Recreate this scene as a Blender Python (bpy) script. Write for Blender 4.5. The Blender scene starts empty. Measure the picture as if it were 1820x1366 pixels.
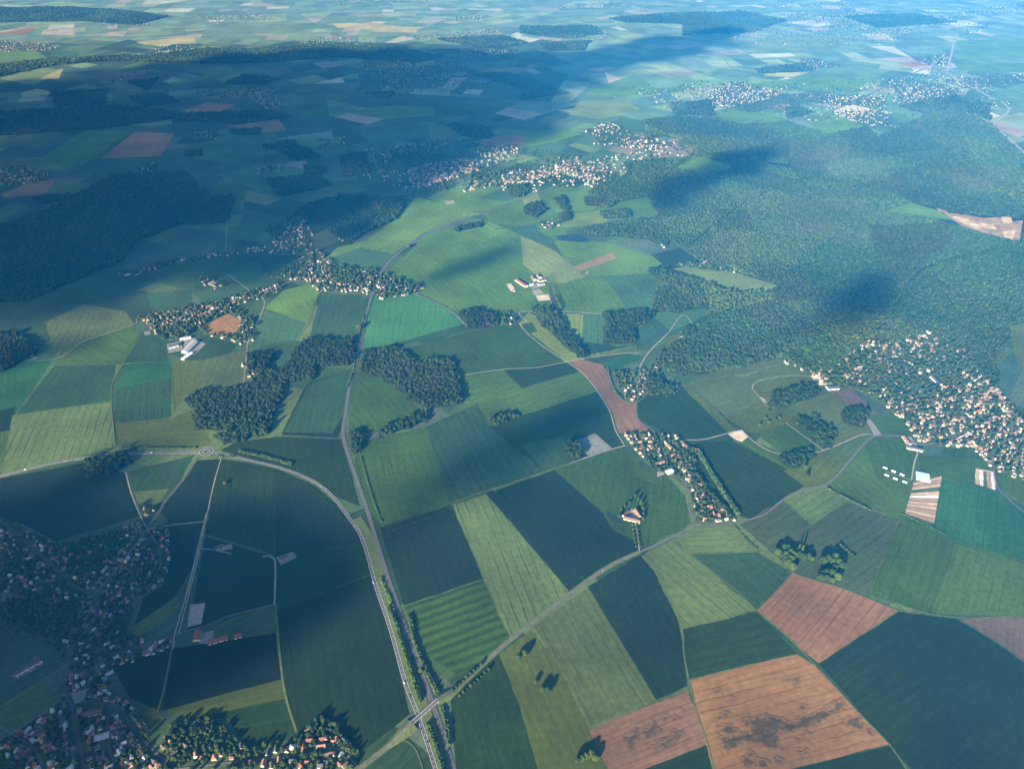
import bpy, bmesh, math, random
import numpy as np
from mathutils import Vector, Matrix
R = math.radians
random.seed(7); rng = np.random.default_rng(7)
SC = bpy.context.scene
COL = SC.collection

# ------------------------------------------------------------------ camera
CAM_H, PITCH, FOC = 1500.0, R(35.0), 1324.0        # metres, radians, pixels of a 1820 wide frame
cam = bpy.data.cameras.new('camera'); cam_o = bpy.data.objects.new('camera', cam); COL.objects.link(cam_o)
cam.sensor_width = 36.0; cam.lens = FOC / 1820 * 36.0
cam.clip_start = 1.0; cam.clip_end = 120000.0
cam_o.location = (0, 0, CAM_H); cam_o.rotation_euler = (R(90) - PITCH, 0, 0)
SC.camera = cam_o

# ------------------------------------------------------------------ sky, sun, exposure
SUN_EL, SHADOW_AZ = R(18.0), R(29.0)               # shadows run forward and to the right
SUN = Vector((-math.sin(SHADOW_AZ) * math.cos(SUN_EL), -math.cos(SHADOW_AZ) * math.cos(SUN_EL), math.sin(SUN_EL)))
world = bpy.data.worlds.new('World'); SC.world = world; world.use_nodes = True
wn = world.node_tree; bg = wn.nodes['Background']
sky = wn.nodes.new('ShaderNodeTexSky'); sky.sky_type = 'NISHITA'; sky.sun_disc = False
sky.sun_elevation = SUN_EL; sky.sun_rotation = R(180) + SHADOW_AZ; sky.altitude = 300
sky.air_density = 1.0; sky.dust_density = 0.6; sky.ozone_density = 2.0
wn.links.new(sky.outputs[0], bg.inputs[0]); bg.inputs[1].default_value = 0.062
sun = bpy.data.lights.new('sun', 'SUN'); sun.energy = 5.0; sun.angle = R(0.5); sun.color = (1.0, 0.87, 0.64)
sun_o = bpy.data.objects.new('sun', sun); COL.objects.link(sun_o)
sun_o.rotation_euler = (-SUN).to_track_quat('-Z', 'Y').to_euler(); sun_o.location = (-500, -900, 4000)
SC.view_settings.view_transform = 'Standard'; SC.view_settings.look = 'None'
SC.view_settings.exposure = 1.85; SC.view_settings.gamma = 1.0; SC.view_settings.use_curve_mapping = False
SC.cycles.transparent_max_bounces = 48; SC.cycles.max_bounces = 5; SC.cycles.diffuse_bounces = 2
SC.cycles.volume_bounces = 0; SC.cycles.use_denoising = True

HAZE_DENSITY = 2.4e-5
HAZE_COLOR = (0.02, 0.35, 1.0, 1)

# ------------------------------------------------------------------ helpers
_c, _s = math.cos(PITCH), math.sin(PITCH)
def G(x, y, z=0.0):
    """the spot of the ground plan that the photograph shows at (x, y)"""
    a, b = (x - 910) / FOC, (683 - y) / FOC
    d = Vector((a, _c + b * _s, -_s + b * _c))
    t = (CAM_H - z) / -d.z
    return (d.x * t, d.y * t)
def PL(s):
    return [tuple(float(v) for v in p.split(',')) for p in s.split()]
def GP(s):
    return [G(*p) for p in (PL(s) if isinstance(s, str) else s)]
def pxy(X, Y, Z=0.0):
    """image place of a ground point (only for ranking and sorting)"""
    X = np.asarray(X); Y = np.asarray(Y); dz = Z - CAM_H
    depth = Y * _c - dz * _s; up = Y * _s + dz * _c
    return 910 + FOC * X / depth, 683 - FOC * up / depth, depth

def tag(o, label=None, cat=None, group=None, kind=None):
    if label: o['label'] = label
    if cat: o['category'] = cat
    if group: o['group'] = group
    if kind: o['kind'] = kind
    return o
def empty(name, x, y, z=0, rz=0, s=1.0):
    o = bpy.data.objects.new(name, None); COL.objects.link(o)
    o.location = (x, y, z); o.rotation_euler = (0, 0, rz); o.scale = (s, s, s); o.empty_display_size = 2
    return o
def link(name, me, parent=None):
    o = bpy.data.objects.new(name, me); COL.objects.link(o)
    if parent: o.parent = parent
    return o

def np_mesh(name, V, T, col=None, mat=None, smooth=False):
    V = np.asarray(V, np.float32); T = np.asarray(T, np.int32)
    me = bpy.data.meshes.new(name); n, m = len(V), len(T); k = T.shape[1]
    me.vertices.add(n); me.vertices.foreach_set('co', V.ravel())
    me.loops.add(m * k); me.loops.foreach_set('vertex_index', T.ravel())
    me.polygons.add(m); me.polygons.foreach_set('loop_start', np.arange(0, m * k, k, dtype=np.int32))
    me.polygons.foreach_set('use_smooth', np.full(m, smooth))
    if col is not None:
        c = np.ones((n, 4), np.float32); c[:, :3] = col
        a = me.attributes.new('Col', 'FLOAT_COLOR', 'POINT'); a.data.foreach_set('color', c.ravel())
    me.update(calc_edges=True)
    if mat: me.materials.append(mat)
    return me

def inside(px, py, poly):
    poly = np.asarray(poly); x0, y0 = poly[:, 0], poly[:, 1]; x1, y1 = np.roll(x0, -1), np.roll(y0, -1)
    r = np.zeros(len(px), bool)
    for a, b, c, d in zip(x0, y0, x1, y1):
        if b == d: continue
        r ^= ((b > py) != (d > py)) & (px < (c - a) * (py - b) / (d - b) + a)
    return r
def dist_poly(px, py, pts, closed=False):
    pts = np.asarray(pts, float); seg = list(zip(pts[:-1], pts[1:]))
    if closed: seg.append((pts[-1], pts[0]))
    best = np.full(len(px), 1e9); ang = np.zeros(len(px))
    for a, b in seg:
        d = b - a; L2 = max(d @ d, 1e-9)
        t = np.clip(((px - a[0]) * d[0] + (py - a[1]) * d[1]) / L2, 0, 1)
        q = np.hypot(px - a[0] - t * d[0], py - a[1] - t * d[1])
        m = q < best; best[m] = q[m]; ang[m] = math.atan2(d[1], d[0])
    return best, ang
def wobble(pts, amp, step):
    """a wood's edge is never a straight cut"""
    out = []
    for i, a in enumerate(pts):
        b = pts[(i + 1) % len(pts)]; d = math.hypot(b[0] - a[0], b[1] - a[1]); n = max(1, min(40, int(d / step)))
        for k in range(n):
            t = k / n; out.append((a[0] + (b[0] - a[0]) * t + random.gauss(0, amp), a[1] + (b[1] - a[1]) * t + random.gauss(0, amp)))
    return out
def smooth_line(pts, step=12.0):
    pts = [np.array(p, float) for p in pts]
    if len(pts) < 3: return pts
    P = [2 * pts[0] - pts[1]] + pts + [2 * pts[-1] - pts[-2]]
    out = []
    for i in range(1, len(P) - 2):
        n = max(2, int(np.linalg.norm(P[i + 1] - P[i]) / step)); n = min(n, 24)
        for k in range(n):
            t = k / n
            out.append(0.5 * (2 * P[i] + (P[i + 1] - P[i - 1]) * t + (2 * P[i - 1] - 5 * P[i] + 4 * P[i + 1] - P[i + 2]) * t * t
                              + (3 * P[i] - P[i - 1] - 3 * P[i + 1] + P[i + 2]) * t ** 3))
    out.append(pts[-1])
    return out

# ------------------------------------------------------------------ materials
def new_mat(name):
    m = bpy.data.materials.new(name); m.use_nodes = True
    nt = m.node_tree; b = nt.nodes['Principled BSDF']
    b.inputs['Roughness'].default_value = 0.9; b.inputs['Specular IOR Level'].default_value = 0.15
    return m, nt, b
def N(nt, typ, **kw):
    n = nt.nodes.new(typ)
    for k, v in kw.items(): setattr(n, k, v)
    return n
def mth(nt, op, a, b=None, c=None):
    n = N(nt, 'ShaderNodeMath', operation=op)
    for i, v in enumerate((a, b, c)):
        if v is None: continue
        if isinstance(v, (int, float)): n.inputs[i].default_value = v
        else: nt.links.new(v, n.inputs[i])
    return n.outputs[0]
def noise_fac(nt, vec, scale, lo, hi, detail=3):
    t = N(nt, 'ShaderNodeTexNoise'); t.inputs['Scale'].default_value = scale; t.inputs['Detail'].default_value = detail
    nt.links.new(vec, t.inputs['Vector'])
    mr = N(nt, 'ShaderNodeMapRange'); mr.inputs[1].default_value = 0.3; mr.inputs[2].default_value = 0.7
    mr.inputs[3].default_value = lo; mr.inputs[4].default_value = hi; nt.links.new(t.outputs[0], mr.inputs[0])
    return mr.outputs[0]
def scale_col(nt, col, fac):
    n = N(nt, 'ShaderNodeVectorMath', operation='SCALE'); nt.links.new(col, n.inputs[0])
    if isinstance(fac, (int, float)): n.inputs['Scale'].default_value = fac
    else: nt.links.new(fac, n.inputs['Scale'])
    return n.outputs[0]
def mixc(nt, f, a, b):
    n = N(nt, 'ShaderNodeMix', data_type='RGBA'); nt.links.new(f, n.inputs[0])
    for i, v in ((6, a), (7, b)):
        if isinstance(v, tuple): n.inputs[i].default_value = (*v, 1)
        else: nt.links.new(v, n.inputs[i])
    return n.outputs[2]

def crop_material():
    m, nt, b = new_mat('crop')
    ca = N(nt, 'ShaderNodeAttribute', attribute_name='Col'); ra = N(nt, 'ShaderNodeAttribute', attribute_name='row')
    sx = N(nt, 'ShaderNodeSeparateXYZ'); nt.links.new(ra.outputs['Vector'], sx.inputs[0])
    geo = N(nt, 'ShaderNodeNewGeometry')
    u, v, band = sx.outputs[0], sx.outputs[1], sx.outputs[2]
    wob = noise_fac(nt, geo.outputs['Position'], 0.02, -2.0, 2.0, 2)
    uw = mth(nt, 'ADD', u, wob)
    line = None
    for off, wd in ((0.0, 0.055),):
        f = mth(nt, 'FRACT', mth(nt, 'DIVIDE', uw, 24.0))
        d = mth(nt, 'ABSOLUTE', mth(nt, 'SUBTRACT', f, 0.5))
        line = mth(nt, 'LESS_THAN', d, wd)
    gaps = noise_fac(nt, geo.outputs['Position'], 0.008, 0.1, 1.0, 2)
    tl = mth(nt, 'MULTIPLY', mth(nt, 'MULTIPLY', line, gaps), mth(nt, 'MULTIPLY', mth(nt, 'ADD', ca.outputs['Alpha'], 0.2), 0.62))
    k = mth(nt, 'SUBTRACT', 1.0, tl)
    # broad bands of the sowing passes
    sb = mth(nt, 'SINE', mth(nt, 'MULTIPLY', uw, 0.26))
    k = mth(nt, 'MULTIPLY', k, mth(nt, 'ADD', 1.0, mth(nt, 'MULTIPLY', sb, band)))
    # streaks along the rows
    cv = N(nt, 'ShaderNodeCombineXYZ'); nt.links.new(mth(nt, 'DIVIDE', u, 7.0), cv.inputs[0]); nt.links.new(mth(nt, 'DIVIDE', v, 130.0), cv.inputs[1])
    k = mth(nt, 'MULTIPLY', k, noise_fac(nt, cv.outputs[0], 1.0, 0.84, 1.16, 4))
    k = mth(nt, 'MULTIPLY', k, noise_fac(nt, geo.outputs['Position'], 0.0045, 0.72, 1.28, 5))
    k = mth(nt, 'MULTIPLY', k, noise_fac(nt, geo.outputs['Position'], 0.07, 0.82, 1.18, 6))
    col = scale_col(nt, ca.outputs['Color'], k)
    # dry or lush patches
    p = noise_fac(nt, geo.outputs['Position'], 0.003, 0.0, 0.30, 5)
    col = mixc(nt, p, col, scale_col(nt, col, 1.0))
    tint = N(nt, 'ShaderNodeVectorMath', operation='MULTIPLY'); nt.links.new(col, tint.inputs[0]); tint.inputs[1].default_value = (1.25, 1.02, 0.8)
    col = mixc(nt, p, col, tint.outputs[0])
    nt.links.new(col, b.inputs['Base Color'])
    return m
CROP = crop_material()

def leaf_material(name, sc=0.25):
    m, nt, b = new_mat(name)
    ca = N(nt, 'ShaderNodeAttribute', attribute_name='Col'); geo = N(nt, 'ShaderNodeNewGeometry')
    k = noise_fac(nt, geo.outputs['Position'], sc, 0.75, 1.25, 4)
    nt.links.new(scale_col(nt, ca.outputs['Color'], k), b.inputs['Base Color'])
    b.inputs['Specular IOR Level'].default_value = 0.1
    return m
LEAF = leaf_material('foliage')

def plain(name, col, lo=0.85, hi=1.15, sc=0.3, rough=0.85, spec=0.2, metal=0.0):
    m, nt, b = new_mat(name); geo = N(nt, 'ShaderNodeNewGeometry')
    rgb = N(nt, 'ShaderNodeRGB'); rgb.outputs[0].default_value = (*col, 1)
    k = noise_fac(nt, geo.outputs['Position'], sc, lo, hi, 5)
    nt.links.new(scale_col(nt, rgb.outputs[0], k), b.inputs['Base Color'])
    b.inputs['Roughness'].default_value = rough; b.inputs['Specular IOR Level'].default_value = spec; b.inputs['Metallic'].default_value = metal
    return m
M = dict(
    ochre=plain('ochre_earth', (0.30, 0.19, 0.09), 0.6, 1.4, 0.02), ochre_face=plain('pale_ochre_earth', (0.55, 0.38, 0.19), 0.6, 1.3, 0.03),
    asphalt=plain('asphalt', (0.085, 0.084, 0.082), 0.8, 1.2, 0.08), oldroad=plain('worn_asphalt', (0.12, 0.115, 0.108), 0.75, 1.25, 0.08),
    chalk=plain('chalk_track', (0.30, 0.265, 0.20), 0.7, 1.15, 0.05), paint=plain('road_paint', (0.7, 0.7, 0.68)),
    ballast=plain('ballast', (0.10, 0.095, 0.09), 0.8, 1.2, 0.1), steel=plain('steel', (0.35, 0.34, 0.33), rough=0.4, metal=0.8),
    grasspath=plain('grass_track', (0.10, 0.13, 0.04), 0.7, 1.2, 0.1),
    sand=plain('sand', (0.52, 0.42, 0.29), 0.8, 1.15, 0.05), gravel=plain('pale_gravel', (0.29, 0.255, 0.21), 0.75, 1.15, 0.06),
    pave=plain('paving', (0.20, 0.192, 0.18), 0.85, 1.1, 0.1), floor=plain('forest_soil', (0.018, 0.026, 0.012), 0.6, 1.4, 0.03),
    garden=plain('garden_ground', (0.060, 0.085, 0.032), 0.5, 1.6, 0.05), water=plain('water', (0.02, 0.032, 0.035), 0.9, 1.1, 0.01, 0.5, 0.2),
    concrete=plain('concrete', (0.36, 0.35, 0.33), 0.85, 1.1, 0.2), bark=plain('bark', (0.07, 0.055, 0.04)),
    w_white=plain('white_render', (0.66, 0.62, 0.54)), w_cream=plain('cream_render', (0.52, 0.44, 0.32)), w_buff=plain('buff_stone', (0.52, 0.44, 0.33)),
    r_red=plain('red_tiles', (0.24, 0.085, 0.058), 0.75, 1.2, 0.5), r_brown=plain('brown_tiles', (0.14, 0.09, 0.065), 0.75, 1.2, 0.5),
    r_orange=plain('orange_tiles', (0.32, 0.15, 0.095), 0.75, 1.2, 0.5), r_slate=plain('dark_slate', (0.075, 0.078, 0.09), 0.8, 1.2, 0.5),
    r_grey=plain('grey_sheet_roof', (0.36, 0.37, 0.38), 0.85, 1.1, 0.2), r_white=plain('white_sheet_roof', (0.70, 0.71, 0.72), 0.9, 1.05, 0.2),
    glass=plain('greenhouse_film', (0.50, 0.62, 0.74), 0.92, 1.05, 0.1, 0.35, 0.5), dark=plain('dark_opening', (0.03, 0.03, 0.035)),
    solar=plain('blue_panels', (0.10, 0.13, 0.20), 0.9, 1.1, 0.2, 0.3, 0.5), yellow=plain('yellow_render', (0.72, 0.55, 0.18)),
    c_white=plain('car_white', (0.80, 0.80, 0.80), rough=0.3, spec=0.5), c_dark=plain('car_dark', (0.03, 0.03, 0.04), rough=0.3, spec=0.5),
    c_red=plain('car_red', (0.35, 0.04, 0.03), rough=0.3, spec=0.5), c_grey=plain('car_grey', (0.3, 0.31, 0.33), rough=0.3, spec=0.5),
    tyre=plain('tyre', (0.02, 0.02, 0.02)), teal=plain('pool_cover', (0.15, 0.55, 0.55)),
)
_m, _nt, _b = new_mat('village_paint'); _a = N(_nt, 'ShaderNodeAttribute', attribute_name='Col'); _nt.links.new(_a.outputs['Color'], _b.inputs['Base Color'])
M['village'] = _m

# ------------------------------------------------------------------ ground sheets
LAYER = [0.12]
def next_z(step=0.003):
    LAYER[0] += step; return LAYER[0]
def poly_obj(name, pts, col=None, mat=None, z=None, row=None, alpha=0.0, band=0.0, verge=0.0, verge_col=None, kind='structure'):
    """one flat sheet of ground from a ground-plan outline; row is the direction of the crop rows"""
    z = next_z() if z is None else z
    bm = bmesh.new(); vs = [bm.verts.new((x, y, z)) for x, y in pts]
    f = bm.faces.new(vs); bm.normal_update()
    if f.normal.z < 0: f.normal_flip()
    ring = []
    if verge > 0:
        ring = bmesh.ops.inset_region(bm, faces=[f], thickness=verge, use_even_offset=False)['faces']
    head = set()
    if verge > 0 and area(pts) > 45000:
        ring = list(ring); head = set(bmesh.ops.inset_region(bm, faces=[q for q in bm.faces if q not in set(ring)], thickness=13, use_even_offset=False)['faces'])
    ring = set(ring); hk = random.uniform(0.84, 1.10)
    me = bpy.data.meshes.new(name)
    if mat is None:
        cl = bm.loops.layers.float_color.new('Col'); rl = bm.loops.layers.float_vector.new('row')
        if row is None:
            e = max(((Vector(pts[i]) - Vector(pts[i - 1])) for i in range(len(pts))), key=lambda q: q.length)
            row = (e.x, e.y)
        d = Vector(row).normalized()
        vc = verge_col or tuple(c * 0.8 for c in col)
        for fc in bm.faces:
            c, al = (vc, 0) if fc in ring else (tuple(q * hk for q in col), alpha * 0.3) if fc in head else (col, alpha)
            for lp in fc.loops:
                p = lp.vert.co
                lp[cl] = (*c, al); lp[rl] = (p.x * d.y - p.y * d.x, p.x * d.x + p.y * d.y, band if fc not in ring else 0)
        mat = CROP
    bm.to_mesh(me); bm.free(); me.materials.append(mat)
    o = link(name, me); tag(o, kind=kind)
    return o

def tri_fan_quads(n):  # quads between two rows of n points
    i = np.arange(n - 1)
    return np.stack([i, i + 1, n + i + 1, n + i], 1)
ROADS = []          # (points, half width) for keeping houses and trees off
def ribbon(name, pts, width, mat, z=None, smooth=True, zfun=None, keep=True, offset=0.0, kind='structure', parent=None, skirt=0.0, dash=None):
    z = next_z(0.002) if z is None else z
    P = np.array(smooth_line(pts) if smooth else pts, float)
    if dash:
        L = np.concatenate([[0], np.cumsum(np.hypot(*np.diff(P, axis=0).T))])
        s = np.arange(0, L[-1], dash[0] / 2); P = np.stack([np.interp(s, L, P[:, 0]), np.interp(s, L, P[:, 1])], 1)
    T = np.gradient(P, axis=0); T /= np.maximum(np.hypot(T[:, 0], T[:, 1]), 1e-9)[:, None]
    Nn = np.stack([-T[:, 1], T[:, 0]], 1)
    C = P + Nn * offset
    hz = np.array([zfun(p) if zfun else 0.0 for p in C]) + z
    A = np.c_[C + Nn * width / 2, hz]; B = np.c_[C - Nn * width / 2, hz]
    V = np.concatenate([A, B]); Q = tri_fan_quads(len(P))[:, ::-1]
    if dash: Q = Q[::2]
    if skirt:
        n = len(P)
        SA = np.c_[C + Nn * (width / 2) + Nn * (hz[:, None] * skirt), np.full(n, z)]; SB = np.c_[C - Nn * (width / 2) - Nn * (hz[:, None] * skirt), np.full(n, z)]
        V = np.concatenate([V, SA, SB]); i = np.arange(n - 1)
        Q = np.concatenate([Q, np.stack([i, 2 * n + i, 2 * n + i + 1, i + 1], 1)[:, ::-1], np.stack([n + i, 3 * n + i, 3 * n + i + 1, n + i + 1], 1)])
    me = np_mesh(name, V, Q[:, ::-1], mat=mat)
    o = link(name, me, parent)
    if parent is None: tag(o, kind=kind)
    if keep: ROADS.append((P, width / 2))
    return o

# base ground and the patchwork of small far fields (one tiled sheet, a colour per parcel)
S = 42000
o = poly_obj('ground', [(-S, -S), (S, -S), (S, S), (-S, S)], col=(0.05, 0.085, 0.035), z=0.0)

GREENS = [((0.032, 0.070, 0.026), 5), ((0.048, 0.095, 0.034), 6), ((0.070, 0.125, 0.045), 6), ((0.105, 0.155, 0.050), 5), ((0.050, 0.095, 0.062), 5),
          ((0.085, 0.125, 0.075), 4), ((0.15, 0.18, 0.08), 3), ((0.24, 0.18, 0.13), 1.6), ((0.32, 0.29, 0.19), 1.2), ((0.17, 0.14, 0.11), 1.2)]
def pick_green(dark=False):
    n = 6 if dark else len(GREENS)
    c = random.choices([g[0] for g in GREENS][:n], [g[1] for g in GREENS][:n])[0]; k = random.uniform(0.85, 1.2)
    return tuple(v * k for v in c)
def clip(poly, p, n):
    out = []
    for i, a in enumerate(poly):
        b = poly[(i + 1) % len(poly)]; da = (a[0] - p[0]) * n[0] + (a[1] - p[1]) * n[1]; db = (b[0] - p[0]) * n[0] + (b[1] - p[1]) * n[1]
        if da >= 0: out.append(a)
        if (da >= 0) != (db >= 0):
            t = da / (da - db); out.append((a[0] + (b[0] - a[0]) * t, a[1] + (b[1] - a[1]) * t))
    return out
def area(p):
    return abs(sum(p[i - 1][0] * p[i][1] - p[i][0] * p[i - 1][1] for i in range(len(p)))) / 2
PARCELS = []
def split(poly, ang):
    A = area(poly)
    cx = sum(p[0] for p in poly) / len(poly); cy = sum(p[1] for p in poly) / len(poly)
    lim = random.uniform(0.015, 0.13) * 1e6
    if A < lim or len(poly) < 3:
        if len(poly) >= 3 and A > 500: PARCELS.append((poly, ang))
        return
    if A > 2.2e6: ang = random.uniform(0, math.pi)
    else: ang += random.gauss(0, 0.07)
    # cut across the longer of the two directions
    d1 = (math.cos(ang), math.sin(ang)); d2 = (-d1[1], d1[0])
    e1 = [p[0] * d1[0] + p[1] * d1[1] for p in poly]; e2 = [p[0] * d2[0] + p[1] * d2[1] for p in poly]
    n = d1 if (max(e1) - min(e1)) * random.uniform(0.6, 1.5) > (max(e2) - min(e2)) else d2
    ee = [p[0] * n[0] + p[1] * n[1] for p in poly]; lo, hi = min(ee), max(ee)
    t = lo + (hi - lo) * random.uniform(0.34, 0.66); p = (n[0] * t, n[1] * t)
    split(clip(poly, p, n), ang); split(clip(poly, p, (-n[0], -n[1])), ang)
split([(-12000, 700), (12000, 700), (14000, 17000), (-14000, 17000)], 0.3)
bm = bmesh.new(); cl = bm.loops.layers.float_color.new('Col'); rl = bm.loops.layers.float_vector.new('row')
FAR_MEAN = (0.15, 0.18, 0.105)  # far parcels pulled towards this tone, imitating haze in the colour
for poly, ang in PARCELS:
    cyy = sum(q[1] for q in poly) / len(poly); kk = 1.0 + 0.7 * min(1.0, max(0.0, (cyy - 3500) / 4000))  # far parcels painted paler, standing in for whitening haze
    cxx = sum(q[0] for q in poly) / len(poly); darkened = cyy < 3600 or (cyy < 8200 and cxx < 400 and random.random() < 0.85)  # darker palette near the camera, and painted shade under the left cloud
    c = tuple(min(0.55, v * (0.75 if darkened else kk)) for v in pick_green(darkened)); fm = 0.45 * min(1.0, max(0.0, (cyy - 5000) / 3500)) * (0 if darkened else 1); c = tuple(a * (1 - fm) + b * fm for a, b in zip(c, FAR_MEAN)); d = (math.cos(ang), math.sin(ang))
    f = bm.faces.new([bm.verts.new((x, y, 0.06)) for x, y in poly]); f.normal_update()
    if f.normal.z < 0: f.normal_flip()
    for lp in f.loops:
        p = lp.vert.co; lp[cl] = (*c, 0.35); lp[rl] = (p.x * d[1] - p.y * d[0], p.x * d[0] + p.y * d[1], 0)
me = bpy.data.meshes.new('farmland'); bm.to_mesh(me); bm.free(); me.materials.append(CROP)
tag(link('farmland', me), kind='structure')

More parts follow.
